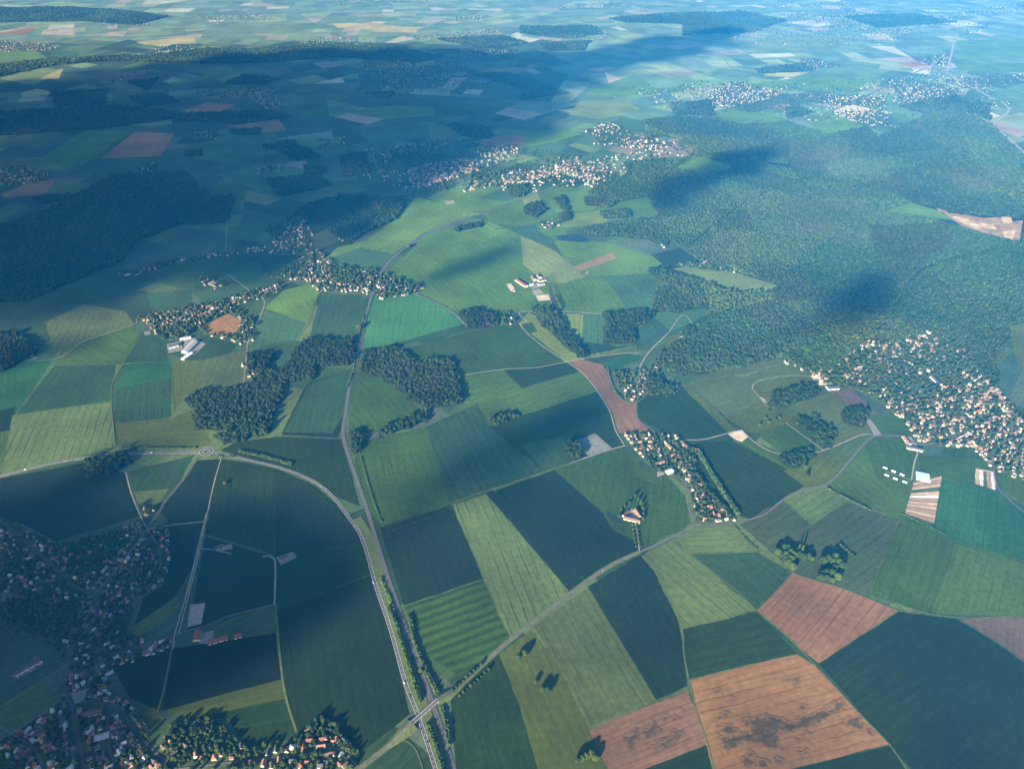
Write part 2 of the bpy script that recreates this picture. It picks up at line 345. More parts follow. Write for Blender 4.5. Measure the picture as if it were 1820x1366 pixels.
# ------------------------------------------------------------------ the fields one can tell apart
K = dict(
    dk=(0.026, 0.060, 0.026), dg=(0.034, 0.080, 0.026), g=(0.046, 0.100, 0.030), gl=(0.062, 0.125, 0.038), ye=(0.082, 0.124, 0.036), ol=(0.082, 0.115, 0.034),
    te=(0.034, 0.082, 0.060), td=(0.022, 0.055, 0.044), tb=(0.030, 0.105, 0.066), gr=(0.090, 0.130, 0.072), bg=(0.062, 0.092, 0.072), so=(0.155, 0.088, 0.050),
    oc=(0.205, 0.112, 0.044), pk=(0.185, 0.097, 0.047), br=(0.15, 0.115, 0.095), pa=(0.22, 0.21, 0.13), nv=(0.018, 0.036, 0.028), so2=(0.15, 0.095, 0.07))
FIELDS = [  # colour, tramline strength, band strength, outline in the photograph, row direction (two photo points) or None
 # upper middle
 ('gl',.3,0,'575,462 600,440 650,428 690,398 742,350 800,365 857,380 807,394 757,414 717,438 700,452 640,445',None),
 ('te',.2,0,'575,464 640,440 702,452 672,475 600,470',None),
 ('g',.35,0,'857,380 905,364 1000,330 1060,340 1080,362 1150,352 1170,386 1040,405 1000,412 900,400 870,392',None),
 ('gl',.2,0,'985,345 1040,338 1080,362 1045,375 990,378 975,362',None), ('ye',.2,0,'1010,382 1075,372 1080,398 1000,404 985,392',None),
 ('gl',.2,0,'1060,405 1160,388 1175,395 1100,402',None), ('gr',.2,0,'925,350 955,345 965,362 935,368',None),
 ('gl',.3,0,'760,352 800,330 900,330 960,335 955,343 900,362 857,378 800,366',None),('te',.3,0,'850,352 900,330 942,335 948,342 900,358',None),
 ('td',.2,0,'884,402 950,398 960,412 985,425 945,430',None), ('g',.2,0,'955,410 995,398 1010,418 985,426',None),
 ('g',.6,0,'690,482 760,415 870,392 925,418 945,428 985,445 1040,490 975,505 985,555 925,555 811,553 735,515','760,415 925,555'),
 ('gr',.4,0,'925,418 985,445 1042,491 1000,503 965,500 930,470','925,418 1042,491'),
 ('gl',.6,0,'800,412 870,392 900,410 860,430 835,425','800,412 860,470'),
 ('gl',.3,0,'985,428 1045,428 1085,432 1160,455 1178,470 1150,487 1060,490 1035,489 1000,455',None),
 ('br',.2,0,'1019,474 1088,449 1096,459 1030,482',None),
 ('g',.7,0,'985,508 1050,490 1082,502 1118,553 1000,554','985,508 1010,553'),
 ('te',.3,0,'1062,490 1150,487 1178,516 1157,552 1118,554 1085,506',None),
 ('tb',.4,0,'655,562 667,524 735,520 804,556 828,575 780,588 700,612 645,618','667,524 655,600'),
 ('te',.4,0,'645,618 700,612 780,588 828,575 842,586 760,602 720,612 650,628',None),
 ('dg',.3,0,'720,620 842,588 918,575 1007,643 960,652 890,657 814,668 790,635 745,640','918,575 1007,643'),
 ('ye',.4,0,'922,575 940,555 965,570 1040,640 1007,643',None), ('dg',.2,0,'926,577 945,573 955,588 940,594',None),
 ('ye',.4,0,'994,557 1037,558 1034,606 1010,598',None), ('te',.7,0,'1037,558 1072,560 1072,612 1034,606','1037,558 1034,606'),
 ('te',.4,0,'1125,586 1155,575 1178,580 1187,592 1154,624 1130,622',None), ('gr',.2,0,'1048,630 1132,616 1132,626 1052,636',None),
 ('tb',.3,0,'1080,640 1107,631 1137,632 1136,640 1090,658 1068,648',None), ('te',.3,0,'1155,556 1255,548 1262,556 1192,590 1180,578',None),
 ('ol',.2,0,'1187,596 1240,588 1265,600 1225,610 1180,620',None),
 # left
 ('te',.4,0,'455,560 467,552 545,573 530,602 450,618','467,552 450,618'), ('gl',.4,0,'469,548 505,515 562,502 566,520 545,572','505,515 545,572'),
 ('te',.5,0,'550,600 572,520 640,525 652,548 640,598 600,606',None), ('td',.5,0,'350,528 400,510 470,512 440,538 360,548',None),
 ('td',.5,0,'262,520 340,515 342,545 255,555',None), ('td',.4,0,'345,490 460,462 470,505 400,508 346,520',None), ('nv',.2,0,'100,540 260,515 270,555 240,578 220,556 150,542',None),
 ('so',.1,0,'359,580 406,557 429,570 418,596 372,592',None),
 ('gr',.7,0,'80,572 150,541 222,553 240,576 180,600 98,638','150,541 98,638'), ('gl',.4,0,'96,647 150,606 236,578 246,597 218,648','150,606 218,648'),
 ('te',.5,0,'218,645 250,592 290,585 285,600 300,640',None), ('tb',.3,0,'0,642 95,638 25,740 0,742',None),
 ('te',.4,0,'30,736 96,650 206,648 196,712',None), ('te',.7,0,'198,690 216,648 304,640 304,742 204,752','304,640 304,742'), ('tb',.3,0,'216,648 304,640 304,672 200,694',None),
 ('td',.4,0,'0,730 28,722 18,765 0,768',None), ('ye',1,0,'4,842 22,738 195,714 206,792 130,814','110,728 70,826'), ('gl',.5,0,'0,768 16,764 6,820 0,830',None),
 ('ol',.2,0,'206,752 305,742 343,728 378,788 350,797 212,795',None), ('gr',.4,0,'305,642 362,640 445,618 432,690 330,702 312,728','362,640 330,700'), ('ol',.3,0,'305,642 362,640 350,690 325,704 308,735',None),
 ('td',.3,0,'0,850 150,822 222,840 246,918 100,962 40,930 0,918',None), ('te',.5,0,'226,838 346,808 312,868 240,872','330,815 300,868'), ('ye',.3,0,'238,874 300,868 284,892 247,902',None),
 ('td',.3,0,'315,870 350,818 392,816 378,868 365,925 300,930 285,905',None),
 ('td',.5,0,'500,772 545,682 622,656 608,760 600,778','622,656 600,778'), ('te',.5,0,'505,768 548,684 622,656 612,735 590,770','622,656 600,778'),
 ('dg',.4,0,'392,800 420,785 490,776 606,780 640,900 600,884 540,846 470,822',None),
 ('g',.5,0,'620,768 618,702 650,676 690,664 752,736 665,770','690,664 752,736'),
 ('dg',.4,0,'393,815 488,832 487,985 365,948 382,862',None), ('dk',.4,0,'488,832 560,862 605,902 630,935 642,962 488,990','560,862 540,980'),
 ('dg',.3,0,'488,990 642,963 664,1018 490,1085',None), ('dk',.5,0,'490,1085 664,1020 690,1110 728,1268 640,1338 528,1300 500,1200','664,1020 728,1268'), ('dk',.15,0,'366,953 488,990 487,1072 332,1124',None),
 ('nv',.3,0,'308,1152 488,1124 502,1206 288,1262',None), ('ol',.2,0,'290,1262 502,1206 512,1240 330,1278',None), ('dg',.2,0,'330,1278 512,1240 526,1302 440,1332 405,1275',None), ('dk',.2,0,'200,1182 306,1150 286,1262 230,1240',None),
 ('dk',.1,0,'262,942 300,932 360,930 342,1008 310,1062 240,1110 255,1060 290,1040 305,990',None), ('nv',.1,0,'300,940 345,945 340,1005 290,1020',None),
 # centre
 ('gl',.4,0,'745,700 825,670 895,657 927,691 1030,661 1062,696 868,758 830,722',None), ('dg',.4,0,'895,657 1007,644 1030,660 927,690',None),
 ('dg',.4,0,'868,758 1060,696 1083,732 1092,764 1108,790 967,838','1060,696 868,758'), ('te',.3,0,'925,790 1000,775 1020,820 967,838',None),
 ('gr',.3,0,'1020,784 1058,770 1088,796 1045,810',None),
 ('g',.5,0,'627,830 640,785 757,758 800,891 680,934 652,908','757,758 800,891'), ('te',.7,0,'757,758 850,716 868,758 966,838 800,890','790,740 860,870'),
 ('g',.35,0,'985,835 1110,796 1150,838 1185,845 1218,880 1228,930 1140,976 1126,960 1085,940 1072,912','1110,796 1085,940'),
 ('gl',.1,0,'1120,800 1140,832 1180,842 1168,860 1130,848',None),
 ('td',.5,0,'865,877 985,835 1072,912 1088,942 1126,960 1135,982 1075,1013 1014,1054','865,877 1014,1054'), ('ye',1,0,'803,897 864,877 1014,1054 940,1112 906,1132','834,887 920,1120'),
 ('td',.5,0,'676,938 803,897 858,1028 718,1076','803,897 858,1028'), ('g',.2,.28,'718,1078 858,1030 905,1132 872,1168 815,1200 760,1162','718,1078 858,1030'),
 ('dg',.3,0,'800,1236 888,1160 922,1250 958,1372 812,1372','888,1160 958,1372'), ('ol',.15,0,'888,1162 945,1120 992,1182 1048,1298 1085,1372 958,1372 922,1250',None),
 ('gr',.6,0,'948,1112 1044,1044 1167,1244 1050,1290 990,1180','1044,1044 1167,1244'), ('td',.6,0,'1044,1042 1137,986 1162,1015 1204,1100 1213,1140 1222,1218 1167,1244 1105,1140','1044,1042 1167,1244'),
 ('so',.25,0,'1012,643 1030,638 1070,648 1084,665 1085,690 1110,712 1133,715 1130,742 1155,765 1100,770 1090,735 1065,695 1040,668',None),
 # lower right
 ('ye',.6,0,'1140,988 1192,960 1240,988 1292,1040 1345,1084 1213,1117 1190,1060 1162,1012','1192,960 1345,1084'), ('ye',.5,0,'1196,955 1235,936 1308,933 1347,980 1230,984','1235,936 1308,933'),
 ('te',.6,0,'1230,985 1347,981 1408,1018 1345,1083 1300,1042','1230,985 1345,1083'), ('dg',.6,0,'1213,1118 1345,1088 1415,1160 1226,1206 1215,1160','1213,1118 1345,1088'),
 ('oc',.5,0,'1226,1208 1416,1162 1447,1182 1530,1270 1580,1322 1400,1368 1268,1372 1248,1300','1226,1208 1416,1162'), ('pk',.45,0,'1409,1018 1500,1046 1596,1084 1455,1178 1400,1132 1345,1085','1409,1018 1345,1085'),
 ('so',.4,0,'1047,1298 1085,1278 1222,1226 1242,1270 1258,1322 1130,1372 1085,1372','1085,1278 1222,1226'), ('dk',.3,0,'1130,1372 1256,1324 1266,1372',None),
 ('td',.5,0,'1456,1179 1598,1086 1700,1100 1722,1112 1785,1152 1840,1195 1840,1400 1650,1400 1580,1322','1598,1086 1456,1179'), ('td',.3,0,'1500,1222 1640,1130 1720,1180 1840,1310 1840,1400 1650,1400 1580,1322','1598,1086 1456,1179'),
 ('td',.6,0,'1648,1168 1722,1113 1785,1153 1840,1196 1840,1285 1710,1205','1722,1113 1840,1285'), ('dk',.6,.1,'1480,1200 1560,1140 1640,1240 1600,1330 1580,1320','1598,1086 1456,1179'),
 ('dk',.2,0,'1270,1400 1400,1370 1580,1325 1640,1400',None), ('br',.2,0,'1708,1101 1760,1094 1840,1098 1840,1190 1785,1148 1724,1110',None),
 ('bg',.7,0,'1314,932 1392,888 1442,934 1505,892 1597,924 1572,985 1545,1056 1416,1019 1376,985','1505,892 1442,934'), ('ye',.3,0,'1392,888 1466,867 1505,890 1442,932',None),
 ('g',.35,0,'1597,926 1700,966 1655,1090 1546,1057 1572,985','1700,966 1655,1090'), ('gl',.4,0,'1700,966 1840,1004 1840,1098 1750,1092 1655,1090','1840,1004 1820,1096'),
 ('tb',.3,0,'1670,850 1782,876 1840,910 1840,1000 1700,962 1656,936',None), ('g',.4,0,'1600,912 1656,936 1700,962 1840,1002 1840,1008 1700,967 1590,922 1480,865 1490,860',None),
 ('gl',.4,0,'1467,862 1492,844 1515,815 1535,793 1558,776 1608,778 1628,805 1616,862 1608,920 1597,922 1500,884','1535,793 1616,862'), ('g',.3,0,'1535,794 1558,777 1608,779 1627,805 1618,850 1560,850',None),
 ('g',.4,0,'1632,808 1762,818 1732,862 1655,842 1636,840',None), ('gl',.2,0,'1774,850 1840,826 1840,905 1790,876',None), ('ol',.2,0,'1796,790 1840,785 1840,830 1790,848',None),
 ('dg',.6,0,'1132,718 1182,672 1216,690 1308,768 1240,783 1182,766 1136,746','1182,672 1308,768'), ('dg',.7,0,'1240,786 1300,782 1398,832 1432,862 1332,922 1312,916 1262,872 1232,838','1300,782 1432,862'),
 ('ol',.2,0,'1215,690 1225,682 1310,766 1298,772',None), ('gr',.2,0,'1225,680 1290,650 1385,638 1440,668 1452,690 1362,722 1290,742',None), ('ol',.15,0,'1290,743 1362,722 1410,738 1440,742 1392,782 1335,770',None),
 ('ol',.15,0,'1335,685 1375,672 1440,668 1450,690 1410,692 1365,725 1340,695',None),
 ('g',.35,0,'1342,770 1402,752 1465,800 1390,805','1402,752 1465,800'), ('gr',.2,0,'1402,722 1490,692 1542,732 1547,772 1470,795 1440,745',None), ('br',.1,0,'1480,700 1512,690 1562,736 1545,740',None),
 ('g',.2,0,'1546,738 1612,736 1618,772 1562,772',None), ('ol',.4,0,'1392,836 1440,806 1512,810 1468,862 1432,866','1512,810 1468,862'),
 ('g',.2,0,'1300,784 1320,778 1400,808 1395,830',None),
 # clearings among the right-hand woods and beyond
 ('gr',.2,0,'1196,478 1240,468 1300,482 1385,508 1375,522 1320,518 1250,500',None), ('gl',.1,0,'1195,302 1232,274 1298,292 1302,304 1250,312',None), ('gl',.1,0,'1262,210 1300,196 1370,200 1400,215 1320,222',None),
 ('gl',.1,0,'1420,208 1480,198 1530,225 1470,240',None), ('gl',.1,0,'1560,378 1620,360 1660,372 1700,392 1640,386',None), ('ol',.1,0,'1530,606 1570,590 1580,604 1545,640',None), ('ol',.1,0,'1790,580 1840,570 1840,680 1810,650',None),
 # upper left, mostly under the cloud; bare soils painted duller to deepen its shade
 ('te',.3,0,'390,420 410,402 530,388 545,378 560,385 470,430',None), ('so2',.1,0,'178,282 240,234 310,238 285,278',None), ('td',.3,0,'165,284 285,280 300,300 120,310',None), ('g',.3,0,'60,290 150,232 235,234 165,280 110,305',None),
 ('te',.3,0,'290,275 420,235 470,245 480,275 400,290',None), ('so2',.1,0,'310,202 370,182 420,186 380,204',None), ('so2',.1,0,'400,225 495,212 510,232 470,236',None), ('gl',.2,0,'480,260 530,246 607,244 607,252 540,266',None),
 ('te',.3,0,'380,310 430,300 520,296 600,318 545,350 480,345',None), ('so2',.1,0,'0,345 60,322 100,320 80,345 10,352',None), ('te',.2,0,'80,370 180,360 220,335 230,320 120,330',None),
 ('gl',.3,0,'607,200 680,188 770,190 775,205 690,212',None), ('dk',.2,0,'775,190 850,180 880,200 770,212',None), ('te',.3,0,'620,225 760,222 765,246 660,252',None),
 ('gl',.3,0,'900,230 1010,230 1035,238 960,262 880,256',None), ('te',.3,0,'930,262 1010,250 1000,272 950,280 900,270',None), ('so2',.1,0,'840,252 900,240 935,240 930,258 880,268',None),
 ('gr',.2,0,'1030,180 1120,176 1130,198 1060,212 1010,204',None), ('gl',.2,0,'1040,162 1130,132 1175,165 1100,172',None), ('gr',.2,0,'990,196 1040,190 1110,205 1060,212',None),
 ('gr',.2,0,'0,140 70,120 115,124 60,152',None), ('pa',.2,0,'70,140 112,122 105,140',None),('so2',.0,0,'0,58 60,47 64,52 40,62 0,61',None), ('pa',.0,0,'240,75 345,65 350,78 260,80',None), ('pa',0,0,'590,42 660,40 740,52 735,58 600,50',None),
 ('pa',0,0,'665,52 742,50 740,58 662,58',None), ('gl',0,0,'0,92 60,88 90,106 0,112',None), ('te',0,0,'90,90 140,92 140,104 90,100',None), ('so2',0,0,'850,125 930,120 960,112 920,132 880,134',None),
 ('pa',0,0,'1357,130 1440,128 1410,137 1360,136',None), ('so2',0,0,'1595,112 1640,110 1650,116 1620,120',None), ('so2',0,0,'1360,190 1390,186 1420,192 1400,196',None), ('so2',0,0,'1472,248 1490,246 1498,252 1480,256',None), ('gl',.1,0,'1700,72 1840,70 1840,100 1710,112',None),
 ('gl',.1,0,'1695,115 1840,112 1840,128 1715,130',None), ('gr',.1,0,'1320,75 1440,60 1520,70 1480,88 1340,92',None), ('gl',.1,0,'1330,150 1440,135 1560,140 1510,160 1400,162',None),
]
STAIN = {}
for ck, al, band, s, row in FIELDS:
    g = GP(s); k = random.uniform(0.94, 1.06) * (0.34 if ck in ('dk', 'nv', 'td', 'dg') and g[0][1] < 2300 else 0.60 if g[0][1] < 2600 and ck not in ('oc', 'pk', 'so', 'ye') else 1.0); c = tuple(v * k for v in K[ck])  # near crops painted darker, putting a vignette into the colour
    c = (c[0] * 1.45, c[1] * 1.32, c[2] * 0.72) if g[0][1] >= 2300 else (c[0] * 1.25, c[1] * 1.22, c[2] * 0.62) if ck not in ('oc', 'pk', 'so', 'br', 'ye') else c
    r = None
    if row:
        a, b = GP(row); r = (b[0] - a[0], b[1] - a[1])
    if ck in ('oc', 'so') and g[0][1] < 1600: STAIN[ck] = (g, c, r, al)
    d = math.hypot(*g[0]); big = area(g) > 12000
    if r is None:
        e = max(((Vector(g[i]) - Vector(g[i - 1])) for i in range(len(g))), key=lambda q: q.length); r = (e.x, e.y)
    if big and d < 3400: g = wobble(g, 0.8, 28)
    vc = random.choice([(0.085, 0.115, 0.04), (0.03, 0.055, 0.022), (0.06, 0.09, 0.035), (0.11, 0.13, 0.05)])
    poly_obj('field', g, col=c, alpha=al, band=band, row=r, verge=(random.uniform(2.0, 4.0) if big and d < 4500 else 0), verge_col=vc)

# worked plots, yards and water that lie flat on the ground
SHEETS = [
 ('riding_arena', 'gravel', '338,1074 365,1071 358,1108 333,1114'), ('car_park', 'pave', '125,1231 157,1224 149,1244 134,1252'),
 ('farm_yard', 'pave', '326,600 340,598 366,611 346,630 328,634'), ('farm_yard', 'pave', '296,612 322,606 326,622 300,628'), ('riding_arena', 'sand', '900,505 908,504 917,515 908,518'),
 ('riding_arena', 'gravel', '946,516 960,514 966,522 949,524'), ('riding_arena', 'sand', '952,525 974,523 979,533 957,535'), ('farm_yard', 'pave', '940,506 952,500 962,510 946,514'),
 ('sand_yard', 'sand', '1440,668 1452,663 1476,674 1480,684 1455,685'), ('soil_heap_yard', 'sand', '1294,771 1318,763 1331,776 1318,785 1306,781'),
 ('cemetery', 'pave', '1538,745 1547,745 1567,772 1554,774'), ('chalk_patch', 'gravel', '1168,838 1182,834 1180,843 1168,848'), ('yard', 'gravel', '1350,705 1358,708 1364,716 1357,714'),
 ('farm_yard', 'gravel', '1606,778 1618,776 1634,796 1640,802 1614,800'), ('yard', 'pave', '255,590 266,588 268,594 258,596'), ('clearing', 'chalk', '415,752 470,744 472,748 425,758'),
 ('yard', 'gravel', '45,635 62,630 66,637 50,640'), ('yard', 'pave', '350,1126 380,1120 378,1146 352,1142'), ('yard', 'pave', '20,1200 60,1180 66,1188 30,1206'),
 ('yard', 'pave', '380,972 412,966 414,974 392,980'), ('yard', 'pave', '490,990 520,980 528,990 500,1004'), ('courtyard', 'gravel', '1110,918 1122,902 1136,918 1128,926'),
 ('quarry_ground', 'ochre', '1676,378 1720,382 1748,388 1772,386 1800,394 1818,392 1812,430 1790,429 1750,418 1712,404'), ('quarry_face', 'ochre_face', '1690,384 1718,388 1730,396 1752,404 1735,406 1712,398'), ('quarry_face', 'ochre_face', '1778,386 1796,384 1800,396 1784,398'), ('quarry_face', 'ochre_face', '1782,412 1806,408 1800,426 1786,422'), ('quarry_face', 'ochre_face', '1740,396 1765,398 1772,408 1750,406'),
 ('sand_yard', 'ochre', '1664,370 1686,374 1684,379 1668,377'), ('sand_yard', 'gravel', '1040,484 1046,483 1047,486 1040,487'),
 ('plot', 'gravel', '790,358 806,356 808,362 794,364'), ('plot', 'gravel', '1000,288 1030,280 1035,288 1005,294'),
]
for nm, mk, s in SHEETS: poly_obj(nm, GP(s), mat=M[mk])
for s in ('985,420 1005,417 1028,416 1052,428 1040,431 1000,428', '1365,291 1390,292 1420,299 1395,301 1368,296', '1076,908 1090,914 1108,928 1104,932 1086,924'):
    poly_obj('pond', GP(s), mat=M['water'])
# market garden: strips of bare soil and covered beds
def lerp(a, b, t): return (a[0] + (b[0] - a[0]) * t, a[1] + (b[1] - a[1]) * t)
def strips(quad, n, cols, name='bed'):
    a, b, c, d = GP(quad)
    for i in range(n):
        t0, t1 = i / n, (i + 0.86) / n
        poly_obj(name, [lerp(a, d, t0), lerp(b, c, t0), lerp(b, c, t1), lerp(a, d, t1)], col=cols[i % len(cols)], alpha=0)
SO, TN, WH, GN = (0.30, 0.20, 0.14), (0.40, 0.31, 0.22), (0.55, 0.53, 0.50), (0.06, 0.09, 0.05)
strips('1624,858 1674,846 1660,930 1608,914', 12, [TN, SO, TN, GN, TN, WH, SO, TN, TN, SO])
strips('1734,832 1768,838 1770,872 1732,860', 3, [TN, WH, SO]); strips('1734,834 1734,860 1770,871 1768,840', 5, [TN, WH, GN, SO, WH])
a, b, c, d = GP('1020,784 1058,770 1089,797 1046,809')
for i in range(11):     # long pale crop covers on the small plot by the hamlet
    t = (i + 0.2) / 11; t2 = t + 0.055
    poly_obj('crop_cover', [lerp(a, b, t), lerp(d, c, t), lerp(d, c, t2), lerp(a, b, t2)], col=(0.24, 0.25, 0.26))

# ------------------------------------------------------------------ roads and railway
def RD(name, s, w, mat, **kw): return ribbon(name, GP(s), w, M[mat], **kw)
HIGH_E = '377,803 417,813 467,823 500,832 533,844 567,861 593,884 609,905 624,925 640,949 653,985 667,1038 694,1118 720,1211 744,1274 776,1372 800,1450'
HIGH_W = '-60,858 0,845 50,833 100,821 150,813 200,807 267,804 356,803'
RAILW = '830,1440 806,1366 767,1244 707,1078 675,980 652,905 627,832 610,775 614,735 622,682 634,642 640,598 654,548 667,505 684,475 704,453 757,413 807,392 857,380 907,362 957,343 1007,323 1028,314'
RD('grass_bank', HIGH_E.replace('377,803 417,813 467,823 500,832 533,844 567,861 593,884 609,905 ', ''), 26, 'grasspath', offset=16, keep=False)
RD('railway', RAILW, 11, 'ballast')
for off in (-3.0, -1.6, 1.6, 3.0): RD('rail_line', RAILW, 0.35, 'steel', offset=off, keep=False)
RD('railway', '1028,314 1080,293 1150,274', 10, 'oldroad'); RD('railway', '1393,220 1480,197 1546,167 1640,123', 14, 'oldroad')
for s in (HIGH_E, HIGH_W):
    RD('road', s, 8.6, 'asphalt')
    for off in (-3.8, 3.8): RD('edge_line', s, 0.5, 'paint', offset=off, keep=False)
    RD('centre_line', s, 0.35, 'paint', keep=False, dash=(12.0,))
RD('road_verge', HIGH_W, 3.0, 'chalk', offset=-7.0, keep=False)
# roundabout
rc = G(367, 802)
def ring(r, n=40): return [(rc[0] + r * math.cos(2 * math.pi * i / n), rc[1] + r * math.sin(2 * math.pi * i / n)) for i in range(n + 1)]
RD('road', '353,812 333,842 313,868 293,892 280,915 262,940', 7, 'asphalt'); RD('track', '376,797 382,790', 6, 'oldroad')
poly_obj('roundabout', ring(21)[:-1], mat=M['asphalt'])
poly_obj('roundabout_apron', ring(12)[:-1], mat=M['gravel']); poly_obj('roundabout_island', ring(9)[:-1], mat=M['garden'])
ribbon('edge_line', ring(20.2), 0.7, M['paint'], keep=False)
TOWN = [
 ('262,940 233,978 200,1021 170,1054', 6, 'oldroad'), ('262,940 280,971 285,1004 267,1038 250,1045 225,1052', 4.5, 'oldroad'), ('0,924 50,968 100,1011 133,1041 158,1054 170,1054', 6, 'asphalt'),
 ('170,1054 172,1084 163,1111 143,1131 127,1158 117,1198 117,1228 127,1254 133,1288 143,1328 150,1372', 6, 'asphalt'), ('127,1254 167,1249 197,1254 220,1271 240,1298 267,1328 290,1348 320,1372', 6, 'asphalt'),
 ('117,1231 93,1254 50,1284 0,1314', 5, 'oldroad'), ('160,1191 200,1164 250,1148 310,1128 367,1111 413,1093 487,1074', 4.5, 'oldroad'), ('488,1074 488,994 467,989', 4.5, 'gravel'),
 ('367,911 363,928 343,1011 330,1061 310,1128', 3.5, 'chalk'), ('393,815 380,860 368,915 352,990 334,1062 318,1125', 3.0, 'chalk'), ('262,940 307,933 363,926', 3.0, 'chalk'), ('358,975 380,977 412,984', 3, 'chalk'),
 ('490,1074 497,1161 507,1234 527,1301', 5, 'grasspath'), ('223,838 233,875 247,910 260,938', 3.5, 'chalk'), ('306,1150 290,1230 278,1270', 3.5, 'grasspath'), ('310,1128 308,1152', 3.5, 'chalk'),
 ('0,1060 60,1040 100,1011', 4, 'oldroad'), ('0,1290 60,1330 80,1372', 4, 'oldroad'), ('197,1254 190,1300 205,1366', 4, 'oldroad'), ('640,1366 600,1330 540,1340 430,1352 317,1366', 4, 'oldroad'),
 # hamlet and centre
 ('1233,931 1223,898 1220,865 1210,848 1187,815 1174,788 1160,765 1136,748 1130,730 1132,705', 5, 'oldroad'), ('1134,656 1154,625 1187,592', 4, 'chalk'), ('1132,705 1128,680 1134,656', 3.5, 'oldroad'), ('1174,788 1140,790 1110,792', 4, 'oldroad'),
 ('1110,792 1074,802 1014,823', 4, 'chalk'), ('814,668 890,657 954,653 1007,643 1050,635 1107,628 1137,628', 3.5, 'chalk'), ('922,575 940,595 974,622 1007,643 1037,665 1064,698 1084,732 1094,765 1110,792', 3.5, 'chalk'),
 ('922,575 935,570 924,555 984,553 1070,558', 3.5, 'chalk'), ('730,520 767,535 804,555 830,580', 3, 'chalk'), ('1187,783 1224,782 1255,780 1300,768 1318,764', 4, 'chalk'), ('1318,764 1340,785 1372,803 1400,806 1450,804 1490,790 1533,772 1556,774', 3.5, 'chalk'),
 ('1318,785 1370,815 1415,842 1432,860', 3, 'grasspath'), ('1397,752 1465,801', 3, 'chalk'), ('1363,722 1345,700 1337,688 1352,676 1400,668 1440,668', 2.5, 'chalk'), ('1306,665 1320,668 1345,660', 2.5, 'chalk'),
 ('806,892 967,838 1014,823', 4, 'grasspath'), ('1300,930 1340,975 1376,985 1409,1018 1500,1046 1596,1084 1650,1091 1720,1098 1790,1095 1840,1096', 3, 'grasspath'), ('1213,945 1230,985 1300,1042 1345,1085 1400,1132 1447,1180 1530,1270 1580,1322 1620,1380', 3, 'grasspath'),
 ('1140,987 1162,1012 1190,1060 1212,1116 1215,1160 1224,1207 1240,1270 1258,1322 1270,1372', 3, 'grasspath'), ('1137,981 1131,940 1126,925', 3, 'chalk'),
 ('1606,775 1612,792 1630,802 1625,822 1620,852', 4, 'chalk'), ('1630,802 1645,800', 3, 'chalk'), ('1606,775 1640,790 1706,772 1773,725', 6, 'oldroad'), ('1763,815 1773,865 1806,898 1850,935', 4, 'oldroad'), ('1773,725 1800,760 1763,815', 4, 'oldroad'),
 ('1573,838 1620,853', 2, 'chalk'), ('984,553 975,530 940,500', 2.5, 'chalk'), ('1187,592 1215,560 1240,590', 3, 'chalk'),
 # left middle
 ('440,610 470,540 448,520 405,488', 3.5, 'chalk'), ('440,610 432,690', 2.5, 'chalk'), ('0,640 98,638 150,606 236,578 242,566', 2.5, 'chalk'), ('250,598 218,648 198,690 204,790', 3, 'grasspath'), ('566,522 572,512 566,470 600,448', 3, 'chalk'), ('566,522 548,575 530,602', 2.5, 'grasspath'),
 ('640,515 570,505 520,500 470,520 330,560 250,585', 5, 'oldroad'), ('560,490 560,450 540,400', 4, 'oldroad'), ('215,490 330,455 480,440 560,425', 4, 'oldroad'), ('400,575 445,612', 3, 'chalk'), ('405,395 400,450', 2.5, 'chalk'),
 # far
 ('1840,290 1800,253 1773,230 1766,220 1793,197 1780,180', 18, 'gravel'), ('1696,73 1690,100 1683,127 1690,133 1723,153 1770,178', 20, 'gravel'), ('1683,127 1640,158 1600,175', 12, 'oldroad'), ('760,245 768,215 765,190', 5, 'oldroad'), ('607,245 640,260 660,262', 4, 'oldroad'),
 ('960,180 1000,200 1060,212', 6, 'oldroad'), ('1288,105 1300,120 1330,130', 8, 'oldroad'),
]
for s, w, mk in TOWN: RD('track' if w < 4 else 'road', s, w, mk)
for s_ in ('1285,560 1400,486 1560,440 1690,420', '1225,440 1330,360 1440,318 1620,270', '1560,590 1640,480 1790,440', '1180,345 1290,400 1450,430'): RD('forest_ride', s_, 8, 'grasspath')
MAIN_E = '777,1248 814,1221 854,1184 890,1151 940,1111 1014,1054 1070,1014 1107,994 1137,981 1174,964 1214,944 1233,932 1263,934 1306,929 1340,921 1363,911 1400,882 1430,870 1466,862 1490,842 1513,815 1533,792 1556,775 1606,775'
BR0, BR1 = np.array(G(733, 1287)), np.array(G(778, 1247))      # the two ends of the bridge
def bridge_z(p):
    d = BR1 - BR0; L = np.linalg.norm(d); t = ((np.array(p)[:2] - BR0) @ d) / L
    out = max(0.0, -t, t - L)
    q = max(0.0, 1 - out / 75.0); return 7.0 * q * q * (3 - 2 * q)
W_RAMP = [tuple(BR0 + (BR0 - BR1) * 0.0)]
west = [tuple(BR0)] + [G(*p) for p in PL('715,1304 700,1318 668,1343 637,1368 600,1400')]
east = [tuple(BR1)] + [G(*p) for p in PL('790,1238 814,1221 854,1184 890,1151 940,1111 1014,1054 1070,1014 1107,994 1137,981')]
ribbon('road_embankment', west, 10, M['grasspath'], z=1.15, zfun=bridge_z, skirt=1.5, keep=False); ribbon('road_embankment', east, 10, M['grasspath'], z=1.15, zfun=bridge_z, skirt=1.5, keep=False)
ribbon('road', west, 5.6, M['oldroad'], z=1.25, zfun=bridge_z); ribbon('road', east, 5.6, M['oldroad'], z=1.25, zfun=bridge_z)
